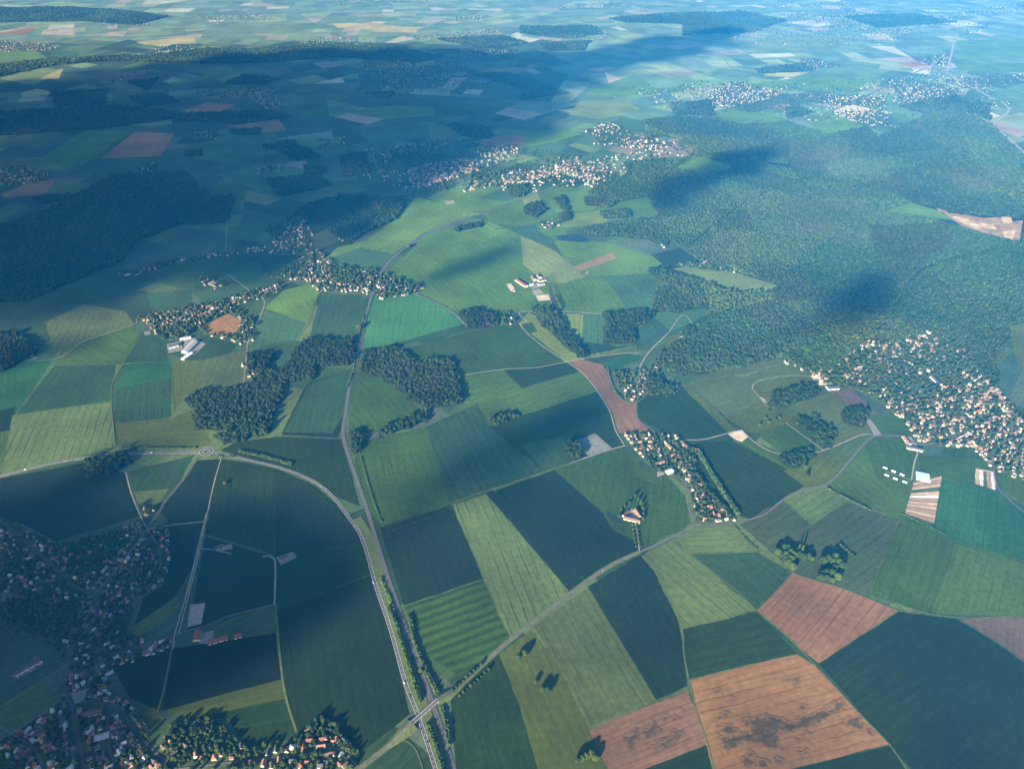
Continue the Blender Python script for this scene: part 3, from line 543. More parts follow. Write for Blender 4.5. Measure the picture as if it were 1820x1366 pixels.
RD('road', '1107,994 1137,981 1174,964 1214,944 1233,932 1263,934 1306,929 1340,921 1363,911 1400,882 1430,870 1466,862 1490,842 1513,815 1533,792 1556,775 1606,775', 5.6, 'oldroad')
RD('track', '702,1317 720,1316 735,1326 745,1345 755,1380', 3, 'grasspath')

# ------------------------------------------------------------------ small solid builders (bmesh)
def bx(bm, x0, x1, y0, y1, z0, z1, mi=0):
    vs = [bm.verts.new(p) for p in ((x0, y0, z0), (x1, y0, z0), (x1, y1, z0), (x0, y1, z0), (x0, y0, z1), (x1, y0, z1), (x1, y1, z1), (x0, y1, z1))]
    for q in ((3, 2, 1, 0), (4, 5, 6, 7), (0, 1, 5, 4), (1, 2, 6, 5), (2, 3, 7, 6), (3, 0, 4, 7)):
        f = bm.faces.new([vs[i] for i in q]); f.material_index = mi
def gable_walls(bm, x0, x1, y0, y1, h, rise):
    """walls with two pointed gable ends, ridge along x"""
    ym = (y0 + y1) / 2
    v = [bm.verts.new(p) for p in ((x0, y0, 0), (x1, y0, 0), (x1, y1, 0), (x0, y1, 0), (x0, y0, h), (x1, y0, h), (x1, y1, h), (x0, y1, h), (x0, ym, h + rise), (x1, ym, h + rise))]
    for q in ((0, 1, 5, 4), (2, 3, 7, 6), (1, 2, 6, 9, 5), (3, 0, 4, 8, 7)): bm.faces.new([v[i] for i in q])
def gable_roof(bm, x0, x1, y0, y1, h, rise, ov=0.5, th=0.3):
    ym = (y0 + y1) / 2; sl = rise / ((y1 - y0) / 2); lo = h - ov * sl
    a = [(x0 - ov, y0 - ov, lo), (x1 + ov, y0 - ov, lo), (x1 + ov, ym, h + rise), (x0 - ov, ym, h + rise), (x0 - ov, y1 + ov, lo), (x1 + ov, y1 + ov, lo)]
    t = [bm.verts.new((x, y, z + th)) for x, y, z in a]; u = [bm.verts.new((x, y, z + 0.02)) for x, y, z in a]
    for q in ((0, 1, 2, 3), (3, 2, 5, 4)):
        bm.faces.new([t[i] for i in q]); bm.faces.new([u[i] for i in reversed(q)])
    for i, j in ((0, 1), (1, 2), (2, 5), (5, 4), (4, 3), (3, 0)): bm.faces.new([t[j], t[i], u[i], u[j]])
def hip_roof(bm, x0, x1, y0, y1, h, rise, ov=0.5):
    ym = (y0 + y1) / 2; r = min((y1 - y0) / 2, (x1 - x0) / 2 - 0.5)
    v = [bm.verts.new(p) for p in ((x0 - ov, y0 - ov, h), (x1 + ov, y0 - ov, h), (x1 + ov, y1 + ov, h), (x0 - ov, y1 + ov, h), (x0 + r, ym, h + rise), (x1 - r, ym, h + rise))]
    for q in ((0, 1, 5, 4), (1, 2, 5), (2, 3, 4, 5), (3, 0, 4), (3, 2, 1, 0)): bm.faces.new([v[i] for i in q])
def to_mesh(name, bm, mat):
    bmesh.ops.recalc_face_normals(bm, faces=bm.faces[:]); me = bpy.data.meshes.new(name); bm.to_mesh(me); bm.free(); me.materials.append(mat); return me

SHAPES = {   # (length, depth, wall height, rise, style)
    'small': (9, 7.5, 3.2, 3.0, 'gable'), 'plain': (12, 8.5, 4.2, 3.6, 'gable'), 'long': (19, 8.0, 4.0, 3.4, 'gable'), 'hipped': (12, 10, 4.6, 3.4, 'hip'),
    'tall': (11, 9.0, 6.2, 4.2, 'gable'), 'angled': (13, 8.0, 4.0, 3.3, 'ell')}
_cache = {}
def cached(key, fn):
    if key not in _cache: _cache[key] = fn()
    return _cache[key]
def wall_mesh(shape, mk):
    L, W, h, r, st = SHAPES[shape]; bm = bmesh.new()
    if st == 'hip': bx(bm, -L / 2, L / 2, -W / 2, W / 2, 0, h)
    else: gable_walls(bm, -L / 2, L / 2, -W / 2, W / 2, h, r)
    if st == 'ell':
        b2 = bmesh.new(); gable_walls(b2, 0, 8, -3.2, 3.2, h - 0.4, 2.6); bmesh.ops.rotate(b2, cent=(0, 0, 0), matrix=Matrix.Rotation(-math.pi / 2, 3, 'Z'), verts=b2.verts[:])
        bmesh.ops.translate(b2, vec=(L / 2 - 3.6, -W / 2 + 1.0, 0), verts=b2.verts[:]); m2 = bpy.data.meshes.new('t'); b2.to_mesh(m2); b2.free(); bm.from_mesh(m2); bpy.data.meshes.remove(m2)
    return to_mesh('wall', bm, M[mk])
def roof_mesh(shape, mk):
    L, W, h, r, st = SHAPES[shape]; bm = bmesh.new()
    if st == 'hip': hip_roof(bm, -L / 2, L / 2, -W / 2, W / 2, h, r)
    else: gable_roof(bm, -L / 2, L / 2, -W / 2, W / 2, h, r)
    if st == 'ell':
        b2 = bmesh.new(); gable_roof(b2, 0, 8, -3.2, 3.2, h - 0.4, 2.6); bmesh.ops.rotate(b2, cent=(0, 0, 0), matrix=Matrix.Rotation(-math.pi / 2, 3, 'Z'), verts=b2.verts[:])
        bmesh.ops.translate(b2, vec=(L / 2 - 3.6, -W / 2 + 1.0, 0), verts=b2.verts[:]); m2 = bpy.data.meshes.new('t'); b2.to_mesh(m2); b2.free(); bm.from_mesh(m2); bpy.data.meshes.remove(m2)
    return to_mesh('roof', bm, M[mk])
def chimney_mesh(shape):
    L, W, h, r, st = SHAPES[shape]; bm = bmesh.new(); bx(bm, L * 0.26, L * 0.26 + 0.9, -0.1, 0.6, h + r - 0.9, h + r + 1.3); return to_mesh('chimney', bm, M['w_buff'])
def house(x, y, rz, shape, wk, rk, scale, label, group, cat='house'):
    e = empty('house', x, y, 0.1, rz, scale); tag(e, label, cat, group)
    link('wall', cached(('w', shape, wk), lambda: wall_mesh(shape, wk)), e)
    r = link('roof', cached(('r', shape, rk), lambda: roof_mesh(shape, rk)), e)
    link('chimney', cached(('c', shape), lambda: chimney_mesh(shape)), r)
    return e
def big_building(name, cat, label, x, y, rz, L, W, h, rise, wk, rk, doors=2, group=None, extra=None):
    e = empty(name, x, y, 0.1, rz); tag(e, label, cat, group)
    bm = bmesh.new(); gable_walls(bm, -L / 2, L / 2, -W / 2, W / 2, h, rise); w = link('wall', to_mesh('wall', bm, M[wk]), e)
    bm = bmesh.new(); gable_roof(bm, -L / 2, L / 2, -W / 2, W / 2, h, rise, 0.7); link('roof', to_mesh('roof', bm, M[rk]), e)
    for i in range(doors):
        bm = bmesh.new(); cx = -L / 2 + (i + 0.5) * L / max(doors, 1); bx(bm, cx - 1.8, cx + 1.8, -W / 2 - 0.12, -W / 2 - 0.01, 0, min(h - 0.5, 3.4)); link('door', to_mesh('door', bm, M['dark']), e)
    return e
def dirang(s):
    a, b = GP(s); return math.atan2(b[1] - a[1], b[0] - a[0])

BLOCKED = []   # footprints (x, y, radius) where no random house or tree may stand
def put_big(name, cat, label, at, along, L, W, h, rise, wk, rk, doors=2, group=None):
    x, y = G(*at); BLOCKED.append((x, y, max(L, W) * 0.55)); return big_building(name, cat, label, x, y, dirang(along), L, W, h, rise, wk, rk, doors, group)
put_big('stable_block', 'stable', 'long dark red stable with bright white side wall beside the pale riding arena', (388, 1138), '374,1147 405,1138', 42, 13, 4.5, 3.0, 'w_white', 'r_red', 3)
put_big('stable_block', 'stable', 'short stable with white wall at the end of the long white stable', (423, 1131), '417,1136 430,1132', 17, 12, 4.5, 3, 'w_white', 'r_red', 1)
put_big('barn', 'barn', 'dark red roofed barn just below the pale riding arena', (352, 1131), '345,1140 350,1118', 26, 18, 5, 4, 'w_buff', 'r_red', 2)
put_big('manor', 'manor', 'long pale manor house with slate roof in the dark wooded park', (48, 1189), '30,1201 66,1180', 44, 11, 8, 4.5, 'w_cream', 'r_slate', 4)
put_big('manor_wing', 'manor wing', 'cream wing set across the end of the long park manor', (69, 1176), '60,1170 76,1182', 20, 10, 7, 4, 'w_cream', 'r_brown', 2)
put_big('shed', 'shed', 'blue roofed shed among trees below the village road', (187, 1207), '182,1210 192,1206', 11, 12, 4, 2, 'w_buff', 'solar', 1)
put_big('hall', 'hall', 'long dull grey hall below the pale car park square', (166, 1268), '150,1270 182,1264', 36, 12, 5, 3, 'w_buff', 'r_brown', 3)
put_big('hall', 'hall', 'low school block with grey roof beside the curving village road', (182, 1310), '170,1312 190,1306', 28, 14, 4, 2, 'w_buff', 'r_grey', 3)
put_big('barn', 'barn', 'long farm shed with grey roof in the pale yard of the left village farm', (338, 618), '326,630 350,606', 78, 24, 7, 4, 'w_white', 'r_grey', 3)
put_big('barn', 'barn', 'white roofed shed at the near end of the pale village farm yard', (333, 634), '325,640 345,626', 48, 14, 5, 3, 'w_white', 'r_white', 2)
put_big('barn', 'barn', 'dark roofed barn on the left side of the pale village farm yard', (309, 616), '302,618 318,614', 34, 18, 6, 4, 'w_white', 'r_slate', 2)
put_big('barn', 'barn', 'cream barn at the top edge of the pale village farm yard', (330, 602), '318,604 342,600', 40, 14, 5, 3, 'w_white', 'r_grey', 2)
put_big('barn', 'barn', 'very long red roofed barn of the equestrian farm', (927, 504), '917,497 938,511', 78, 18, 5, 4, 'w_white', 'r_red', 3)
put_big('shed', 'shed', 'small red roofed shed at the end of the slim sand arena', (913, 517), '910,513 916,519', 14, 9, 4, 2.5, 'w_cream', 'r_orange', 1)
for at, al, L, W, lb in (((949, 495), '946,490 952,500', 40, 16, 'cream barn standing nearest the red barn on the equestrian farm'), ((958, 492), '955,488 962,496', 34, 15, 'second cream barn at the far top of the equestrian farm'),
                         ((963, 499), '956,500 970,497', 34, 18, 'wide pale barn beside the dark tree row of the equestrian farm'), ((962, 506), '955,507 968,505', 30, 12, 'low cream stable between the wide pale barn and the sand arena'), ((945, 507), '940,508 950,505', 18, 10, 'small cream house in the middle of the equestrian farm yard')):
    put_big('barn', 'barn', lb, at, al, L, W, 5, 3, 'w_white', 'r_brown' if 'barn' in lb else 'r_grey', 2)
put_big('farmhouse', 'farmhouse', 'long cream front wing of the moated farm', (1123, 925), '1109,921 1137,928', 46, 9, 6, 4, 'w_cream', 'r_brown', 3)
put_big('farmhouse', 'farmhouse', 'cream right wing of the moated farm behind its front wing', (1133, 914), '1127,904 1138,922', 30, 9, 6, 4, 'w_cream', 'r_orange', 2)
put_big('farmhouse', 'farmhouse', 'narrow left wing of the moated farm beside the water', (1112, 914), '1107,919 1118,908', 26, 8, 5, 3.5, 'w_cream', 'r_brown', 2)
put_big('shed', 'shed', 'pale flat shed beside chalk patch at the bottom of the hamlet', (1190, 839), '1182,842 1198,838', 22, 17, 5, 1.6, 'w_white', 'r_white', 1)
put_big('barn', 'barn', 'long brown roofed barn on the right side of the hamlet', (1217, 792), '1211,786 1225,798', 34, 13, 5, 4, 'w_cream', 'r_brown', 2)
put_big('barn', 'barn', 'long low cream barn beside the bend of the hamlet street', (1192, 796), '1186,790 1200,803', 34, 10, 5, 3.5, 'w_cream', 'r_brown', 2)
put_big('barn', 'barn', 'cream barn across a small court on the lower left of the hamlet', (1172, 823), '1163,826 1182,819', 32, 9, 5, 3.5, 'w_cream', 'r_brown', 2)
put_big('barn', 'barn', 'grey shed in the sandy yard at the town edge', (1479, 690), '1468,690 1490,688', 40, 22, 6, 3, 'w_white', 'r_slate', 2)
put_big('barn', 'barn', 'orange roofed farm shed at the road turn below the town', (1611, 784), '1607,778 1616,790', 40, 12, 5, 3, 'w_white', 'r_orange', 2)
put_big('barn', 'barn', 'long grey shed at the lower side of the farm below the town', (1625, 798), '1614,796 1638,801', 46, 13, 5, 3, 'w_white', 'r_slate', 2)
put_big('hall', 'hall', 'long white hall with dark roof inside the right town', (1663, 678), '1656,670 1672,686', 56, 14, 7, 3, 'w_white', 'r_slate', 3)
put_big('hall', 'hall', 'bright yellow walled hall in the middle of the right town', (1735, 735), '1728,738 1742,732', 28, 16, 10, 4, 'yellow', 'r_orange', 2)
put_big('shed', 'shed', 'white shed at the edge of the small left copse yard', (54, 634), '48,636 60,632', 26, 12, 4, 2, 'w_white', 'r_grey', 1)
put_big('barn', 'barn', 'barn with pale red roof standing alone above the bare track corner', (392, 973), '385,976 400,970', 22, 13, 4, 2.5, 'w_buff', 'r_brown', 1)
put_big('barn', 'barn', 'small barn on the pale yard at the top of the straight field track', (504, 992), '497,994 511,989', 18, 12, 4, 2.5, 'w_buff', 'r_brown', 1)
for i, (at, lb) in enumerate((((1573, 832), 'hut at the far left corner of the green field'), ((1588, 838), 'middle one of the far row of huts'), ((1603, 844), 'hut at the right end of the far row'),
                              ((1576, 845), 'hut at the left end of the near row'), ((1591, 851), 'middle one of the near row of huts'), ((1608, 857), 'hut nearest the chalk track end'))):
    put_big('hut', 'hut', 'small white ' + lb, at, '1573,832 1603,844', 11, 6, 2.6, 1.6, 'w_white', 'r_white', 1, 'small white huts in the green field')
# the multi-span greenhouse: walls, then one arched roof per bay
gx, gy = G(1640, 848); ga = dirang('1628,838 1651,843'); e = empty('greenhouse', gx, gy, 0.1, ga); tag(e, 'pale blue multi span greenhouse beside the striped market garden', 'greenhouse'); BLOCKED.append((gx, gy, 30))
bm = bmesh.new(); bx(bm, -19, 19, -18, 18, 0, 3.4); link('wall', to_mesh('wall', bm, M['glass']), e)
for i in range(5):
    bm = bmesh.new(); x0 = -19 + i * 7.6; n = 8; rows = []
    for yy in (-18, 18): rows.append([bm.verts.new((x0 + 0.1 + 7.4 * k / n, yy, 3.42 + 2.0 * math.sin(math.pi * k / n))) for k in range(n + 1)])
    for k in range(n): bm.faces.new((rows[0][k], rows[0][k + 1], rows[1][k + 1], rows[1][k]))
    bm.faces.new(rows[0][::-1]); bm.faces.new(rows[1]); link('roof', to_mesh('roof', bm, M['glass']), e)
# village church far in the middle village
cx, cy = G(994, 299); e = empty('church', cx, cy, 0.1, 0.4); tag(e, 'pale church with a square tower in the middle distance village', 'church')
bm = bmesh.new(); gable_walls(bm, -16, 16, -7, 7, 9, 7); link('wall', to_mesh('wall', bm, M['w_cream']), e)
bm = bmesh.new(); gable_roof(bm, -16, 16, -7, 7, 9, 7); link('roof', to_mesh('roof', bm, M['r_brown']), e)
bm = bmesh.new(); bx(bm, -24, -16.1, -4, 4, 0, 24); t = link('tower', to_mesh('tower', bm, M['w_cream']), e)
bm = bmesh.new(); vs = [bm.verts.new(p) for p in ((-24.3, -4.3, 24.02), (-15.8, -4.3, 24.02), (-15.8, 4.3, 24.02), (-24.3, 4.3, 24.02), (-20, 0, 33))]
for q in ((0, 1, 4), (1, 2, 4), (2, 3, 4), (3, 0, 4), (3, 2, 1, 0)): bm.faces.new([vs[i] for i in q])
link('spire', to_mesh('spire', bm, M['r_slate']), t)
# the road bridge over highway and railway
L = float(np.linalg.norm(BR1 - BR0)); mid = (BR0 + BR1) / 2; e = empty('road_bridge', mid[0], mid[1], 0, math.atan2(*(BR1 - BR0)[::-1])); tag(e, 'concrete bridge carrying the pale country road over highway and railway', 'bridge')
bm = bmesh.new(); bx(bm, -L / 2 - 1, L / 2 + 1, -4.6, 4.6, 6.3, 7.3); link('deck', to_mesh('deck', bm, M['concrete']), e)
bm = bmesh.new(); bx(bm, -L / 2 - 1.2, L / 2 + 1.2, -3.2, 3.2, 7.31, 7.46); link('carriageway', to_mesh('carriageway', bm, M['oldroad']), e)
for sy in (-4.3, 4.3):
    bm = bmesh.new(); bx(bm, -L / 2 - 2, L / 2 + 2, sy - 0.25, sy + 0.25, 7.31, 8.4); link('parapet', to_mesh('parapet', bm, M['concrete']), e)
for f in (-0.5, -0.17, 0.17, 0.5):
    bm = bmesh.new(); bx(bm, f * L - 0.6, f * L + 0.6, -3.8, 3.8, 0, 6.29); link('pier', to_mesh('pier', bm, M['concrete']), e)

# ------------------------------------------------------------------ foliage
def ico(sub):
    bm = bmesh.new(); bmesh.ops.create_icosphere(bm, subdivisions=sub, radius=1.0); bm.verts.ensure_lookup_table()
    V = np.array([v.co[:] for v in bm.verts]); F = np.array([[v.index for v in f.verts] for f in bm.faces]); bm.free(); return V, F
ICO = {k: ico(k) for k in (1, 2, 3)}
TINTS = np.array([(0.038, 0.072, 0.020), (0.050, 0.088, 0.024), (0.030, 0.060, 0.022), (0.062, 0.098, 0.028), (0.044, 0.078, 0.034), (0.075, 0.105, 0.030)])
def tints(n, dark=1.0, mix=None):
    c = TINTS[rng.integers(0, len(TINTS), n)] * rng.uniform(0.75, 1.25, n)[:, None] * dark
    if mix is not None:
        f, col = mix; c = c * (1 - f[:, None]) + np.array(col) * f[:, None]
    return c
def crowns(X, Y, r, hr, zc, sub, tint, rough=0.28):
    """one lumpy crown per point, merged"""
    B, F = ICO[sub]; n, nv = len(X), len(B)
    a = rng.uniform(0, 2 * math.pi, n); ca, sa = np.cos(a), np.sin(a)
    J = rng.uniform(1 - rough, 1 + rough, (n, nv)); P = B[None] * J[..., None]
    sx = rng.uniform(0.85, 1.15, n)
    x = P[..., 0] * (r * sx)[:, None]; y = P[..., 1] * (r / sx)[:, None]
    V = np.stack([x * ca[:, None] - y * sa[:, None] + X[:, None], x * sa[:, None] + y * ca[:, None] + Y[:, None], P[..., 2] * hr[:, None] + zc[:, None]], -1)
    T = F[None] + (np.arange(n) * nv)[:, None, None]
    C = np.repeat(tint[:, None, :], nv, 1) * rng.uniform(0.85, 1.15, (n, nv))[..., None]
    return V.reshape(-1, 3), T.reshape(-1, 3), C.reshape(-1, 3)
def merge(parts):
    o = 0; Vs, Ts, Cs = [], [], []
    for V, T, C in parts: Vs.append(V); Ts.append(T + o); Cs.append(C); o += len(V)
    return np.concatenate(Vs), np.concatenate(Ts), np.concatenate(Cs)
def grid_points(poly, sp, jit=0.42, holes=()):
    p = np.asarray(poly); x0, y0 = p.min(0); x1, y1 = p.max(0)
    gx, gy = np.meshgrid(np.arange(x0, x1 + sp, sp), np.arange(y0, y1 + sp, sp * 0.87)); gx[1::2] += sp / 2
    gx = gx.ravel() + rng.uniform(-jit, jit, gx.size) * sp; gy = gy.ravel() + rng.uniform(-jit, jit, gy.size) * sp
    m = inside(gx, gy, poly)
    for h in holes: m &= ~inside(gx, gy, h)
    return gx[m], gy[m]
def lump(X, Y, s):   # cheap smooth noise on the plan
    return 0.5 + 0.25 * (np.sin(X / s + 1.3 * np.sin(Y / s * 0.7)) + np.sin(Y / s * 1.1 + 1.7 * np.sin(X / s * 0.6 + 2)))
_rs = np.random.default_rng(3); STAND_B = _rs.uniform(0.72, 1.3, 64)[:, None] * np.stack([_rs.uniform(0.85, 1.2, 64), np.ones(64), _rs.uniform(0.8, 1.15, 64)], 1); STAND_H = _rs.uniform(0.7, 1.15, 64)
def wood(name, label, s, holes=(), sp=8.5, h=14, dark=1.0, tint_patches=(), cat='woodland', floor=True, sub=None, kind='stuff', amp=4):
    g = wobble(GP(s), amp, 25); hs = [GP(q) if isinstance(q, str) else q for q in holes]
    far = np.hypot(*np.array(g).T); parts = []
    bands = [(0, 2700, 1.0, 3), (2700, 4200, 1.0, 2), (4200, 6500, 1.35, 2), (6500, 1e9, 2.0, 1)]
    for lo, hi, k, sb in bands:
        if far.max() < lo - 50 or far.min() > hi + 3000: continue
        X, Y = grid_points(g, sp * k, holes=hs); D = np.hypot(X, Y); m = (D >= lo) & (D < hi); X, Y = X[m], Y[m]
        for pts, w in ROADS:
            if len(X) == 0: break
            P = pts
            if P[:, 0].max() < X.min() - 30 or P[:, 0].min() > X.max() + 30 or P[:, 1].max() < Y.min() - 30 or P[:, 1].min() > Y.max() + 30: continue
            dd, _ = dist_poly(X, Y, P); q = dd > w + 3; X, Y = X[q], Y[q]
        if len(X) and len(X) < 6000:
            de, _ = dist_poly(X, Y, g, True); q = (de > 9) | (rng.random(len(X)) < 0.62); X, Y = X[q], Y[q]
        if len(X) == 0: continue
        n = len(X); hh = h * (0.55 + 0.8 * rng.random(n) + 0.12 * (lump(X, Y, 60) - 0.5)); r = sp * k * rng.uniform(0.40, 0.92, n)
        hr = np.minimum(hh * 0.46, r * 1.35); f = None
        if tint_patches:
            f = np.zeros(n); pc = (0.062, 0.058, 0.048)
            for tp in tint_patches: f = np.maximum(f, inside(X, Y, GP(tp)) * np.clip(dist_poly(X, Y, GP(tp), True)[0] / 160, 0, 1) * rng.uniform(0.05, 0.6, n))
        # stands of different age and mixture
        wx, wy = X + 120 * np.sin(Y / 210) + 60 * np.sin(X / 90), Y + 120 * np.sin(X / 240) + 50 * np.sin(Y / 80)
        sid = (np.floor(wx / 290) * 7919 + np.floor(wy / 330) * 104729).astype(np.int64) % 64
        st_b = STAND_B[sid]; st_h = STAND_H[sid]
        hh = hh * st_h; hr = np.minimum(hh * 0.46, r * 1.35)
        c = tints(n, dark, (f, pc) if f is not None else None) * (0.82 + 0.36 * lump(X, Y, 140))[:, None] * st_b
        parts.append(crowns(X, Y, r, hr, hh - hr, sb if sub is None else sub, c, 0.30 if sb > 1 else 0.22))
    if not parts: return
    V, T, C = merge(parts); o = link(name, np_mesh(name, V, T, C, LEAF)); tag(o, label, cat, None, kind)
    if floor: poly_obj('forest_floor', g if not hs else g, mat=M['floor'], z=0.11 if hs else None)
    return o

# woods and copses
NEARW = [
 ('325,712 345,697 420,690 500,680 502,700 482,746 400,767 347,762 342,732', 'dark rectangular copse above the roundabout on the left'),
 ('380,778 440,757 485,752 480,770 392,792', 'narrow strip of wood between the roundabout and the dark copse'),
 ('510,642 540,607 628,605 626,648 560,652 556,676 522,682 495,668', 'broad wood touching the railway on its left side'),
 ('430,692 470,652 520,682 500,684 440,692', 'thin belt of trees joining the copse and the railway wood'), ('440,628 490,632 480,652 440,655', 'small clump beside the chalk track left of the railway wood'),
 ('646,627 700,616 745,650 758,641 800,636 815,660 826,700 820,718 760,726 712,697 690,680 642,660', 'large crooked wood on the right side of the railway'),
 ('672,767 690,756 755,736 762,748 700,770 675,777', 'slim wood between two fields right of the railway'), ('622,768 640,766 642,800 626,808', 'little clump squeezed against the railway'),
 ('150,817 190,810 225,801 240,820 190,846 155,852', 'dark copse beside the left end of the highway'), ('-40,600 30,590 70,622 60,632 0,662 -40,660', 'wood cut by the left edge with a white shed'),
 ('815,556 850,551 890,566 885,578 840,586 828,574', 'rectangular copse at the middle with a small clearing beside it'), ('946,552 980,549 1010,590 1043,632 1030,637 1000,611 965,580', 'long diagonal wood beside the chalk paths'),
 ('1074,562 1140,554 1165,561 1150,576 1125,586 1130,612 1075,610', 'square dark plantation beside the chalk path'), ('1360,722 1370,706 1410,692 1450,684 1452,700 1400,722 1366,729', 'dark copse in the grey meadow left of the town'),
 ('1495,736 1520,723 1544,736 1535,760 1506,756', 'round dark copse beside the cemetery'), ('1388,816 1440,796 1448,810 1416,832 1394,828', 'small wood at the bend of the chalk track'),
 ('868,748 900,736 916,742 880,758', 'little copse between teal and bright green fields'), ('1004,792 1030,784 1046,806 1020,822 1007,808', 'clump beside the pale covered plot'),
 ('1408,746 1432,742 1482,786 1462,797', 'longer belt of trees beside the small rectangular field'), ('1440,738 1462,748 1492,776 1482,782', 'shorter belt of trees behind the small rectangular field'),
 ('1150,482 1190,480 1242,502 1260,540 1205,556 1160,551 1167,515 1195,510', 'wooded point in front of the big right forest'), ('1030,408 1100,396 1175,398 1192,420 1188,440 1150,426 1085,420 1045,418', 'wood on the upper bank beyond the pond'),
 ('936,366 960,361 970,378 955,388 932,378', 'round wooded park beside the rail curve'), ('1038,352 1080,352 1098,360 1086,370 1042,366', 'dense plum coloured wood at the forest corner'), ('1068,378 1120,374 1118,388 1072,388', 'small grove in the upper meadows'),
 ('985,354 1000,350 1012,372 1004,378', 'bushy strip running down from the railway'), ('990,384 1012,378 1020,390 1000,396', 'dark grove at the end of the bushy strip'), ('805,408 850,398 858,402 815,412', 'thin spinney beside the rail curve'),
 ('900,335 930,330 940,345 925,352 905,346', 'spinney below the middle village'), ('1140,690 1155,668 1205,690 1195,700 1150,706', 'orchard like grove right of the upper hamlet'),
 ('1350,1008 1352,1006 1353,1010', ''),
]
for s, lb in NEARW:
    if lb: wood('copse', lb, s, h=15, dark=0.42, amp=5, sp=7.5)
# the big forest on the right with its clearings
TOWN_R = '1488,652 1528,604 1600,612 1640,586 1690,600 1722,632 1772,690 1815,742 1840,760 1840,900 1815,850 1790,845 1760,830 1730,795 1640,792 1600,745 1570,720 1520,692'
wood('forest', 'great green forest filling the right side behind the town',
     '1140,216 1200,208 1262,212 1320,224 1400,218 1470,242 1540,228 1560,245 1650,205 1700,192 1760,222 1840,300 1840,560 1800,600 1770,640 1772,690 1722,632 1690,600 1640,586 1600,612 1530,604 1500,635 1488,652 1440,664 1385,638 1330,655 1215,666 1160,650 1170,628 1215,604 1205,592 1240,582 1265,552 1260,540 1242,502 1290,520 1370,524 1388,508 1340,494 1290,474 1240,462 1190,430 1172,400 1100,396 1172,386 1152,350 1085,362 1045,345 1062,330 1110,312 1182,302 1232,272 1240,252 1152,236',
     holes=['1195,302 1232,276 1298,292 1302,303 1250,311', '1560,378 1620,360 1660,370 1700,380 1790,386 1822,390 1814,434 1750,420 1690,400 1640,390', '1365,290 1390,291 1422,298 1395,302 1368,297', '1262,211 1300,197 1370,200 1400,214 1320,221', '1530,606 1570,592 1580,606 1545,636', '1790,580 1840,570 1840,680 1810,650'],
     h=15, sp=7.6, dark=0.60, tint_patches=['1370,270 1460,255 1600,290 1610,330 1560,340 1480,320 1400,300', '1420,345 1520,345 1575,385 1500,390 1430,375', '1660,300 1800,300 1800,345 1700,360', '1350,390 1480,395 1590,430 1560,440 1400,420', '1560,440 1700,420 1760,450 1640,460'], amp=6)
# dark forests under the cloud on the left
wood('forest', 'dark blue forest under the cloud shadow on the left', '-300,420 0,402 90,372 200,312 330,306 372,350 420,350 400,395 312,402 240,432 216,466 150,492 60,532 0,536 -300,560', h=15, sp=9.5, amp=6, dark=0.45)
wood('forest', 'dark forest tongue beside the rail curve', '520,378 560,358 610,348 690,353 722,352 706,390 650,415 622,432 600,424 575,402', h=15, sp=9, amp=5, dark=0.45)
FARW = [('-200,215 0,200 70,195 200,187 270,195 330,203 480,197 520,207 430,220 300,213 165,230 0,241 -200,250', 'long dark forest band across the left'), ('-200,130 0,115 85,105 180,102 275,97 370,87 467,87 607,78 700,86 790,100 740,112 607,102 450,112 366,113 200,108 100,116 0,136 -200,150', 'longest far forest band under the cloud edge'),
 ('-100,15 130,13 230,20 300,30 240,45 150,38 0,40 -100,42', 'hazy forest at the upper left corner'), ('227,172 283,167 323,180 260,190', 'small dark wood in the shaded fields'), ('90,165 187,160 190,185 100,190', 'broad shaded wood on the far left'), ('397,150 433,133 500,140 470,150', 'shaded wood beside a far village'),
 ('220,145 283,140 262,160', 'triangular shaded wood far left'), ('840,133 907,130 960,150 1013,167 924,177 940,160', 'arrow shaped far wood in the middle'), ('924,47 1054,47 1074,60 1007,70 924,60', 'far hazy wood near the top middle'), ('957,77 1050,73 1040,90 974,90', 'far wood below the hazy top middle wood'),
 ('774,70 890,63 940,77 857,87', 'far wood with a village on its upper edge'), ('790,220 867,227 874,247 824,243', 'rounded wood above the middle village'), ('647,167 700,163 690,177', 'small far wood left of the middle'), ('1080,33 1213,23 1290,22 1213,43 1107,40', 'far hazy wood at the top'), ('1213,30 1313,20 1400,37 1340,57 1213,63', 'hazy wood under the top cloud shadow'),
 ('1340,123 1426,113 1446,127 1353,131', 'flat wood beside a pale stubble field'), ('467,260 520,250 533,263 483,267', 'shaded wood beside the lit shaded field'), ('327,270 360,268 362,277 332,279', 'tiny shaded clump above the left fields'), ('413,230 467,228 460,238 415,239', 'dark square wood beside a shaded farm'),
 ('607,277 650,273 657,310 607,313', 'shaded wood left of the middle village'), ('500,270 540,264 570,278 520,285', 'loose shaded wood below the lit shaded field'), ('50,350 120,346 118,358 70,362', 'shaded thicket at left'), ('540,295 580,300 570,318 545,312', 'round shaded clump left of the middle village'), ('470,320 560,310 590,330 500,350', 'shaded thicket above the dark forest tongue'),
 ('1190,185 1262,180 1270,205 1200,206', 'wood left of the sunny upper village'), ('1395,190 1450,200 1400,212', 'sunny wood between the upper villages'), ('1600,190 1700,170 1760,185 1760,215 1700,192 1650,202', 'wood along the upper right road'), ('1500,30 1620,25 1700,40 1560,50', 'hazy wood at the top right'),
 ('1110,290 1180,282 1182,300 1112,310', 'wood behind the hillside village'), ('1130,238 1190,222 1210,236 1150,246', 'hill wood above the hillside village'), ('1210,240 1240,238 1238,262 1205,262', 'shaggy wood beside the hillside village')]
for s, lb in FARW: wood('wood', lb, s, h=15, sp=10, amp=8, dark=0.5)

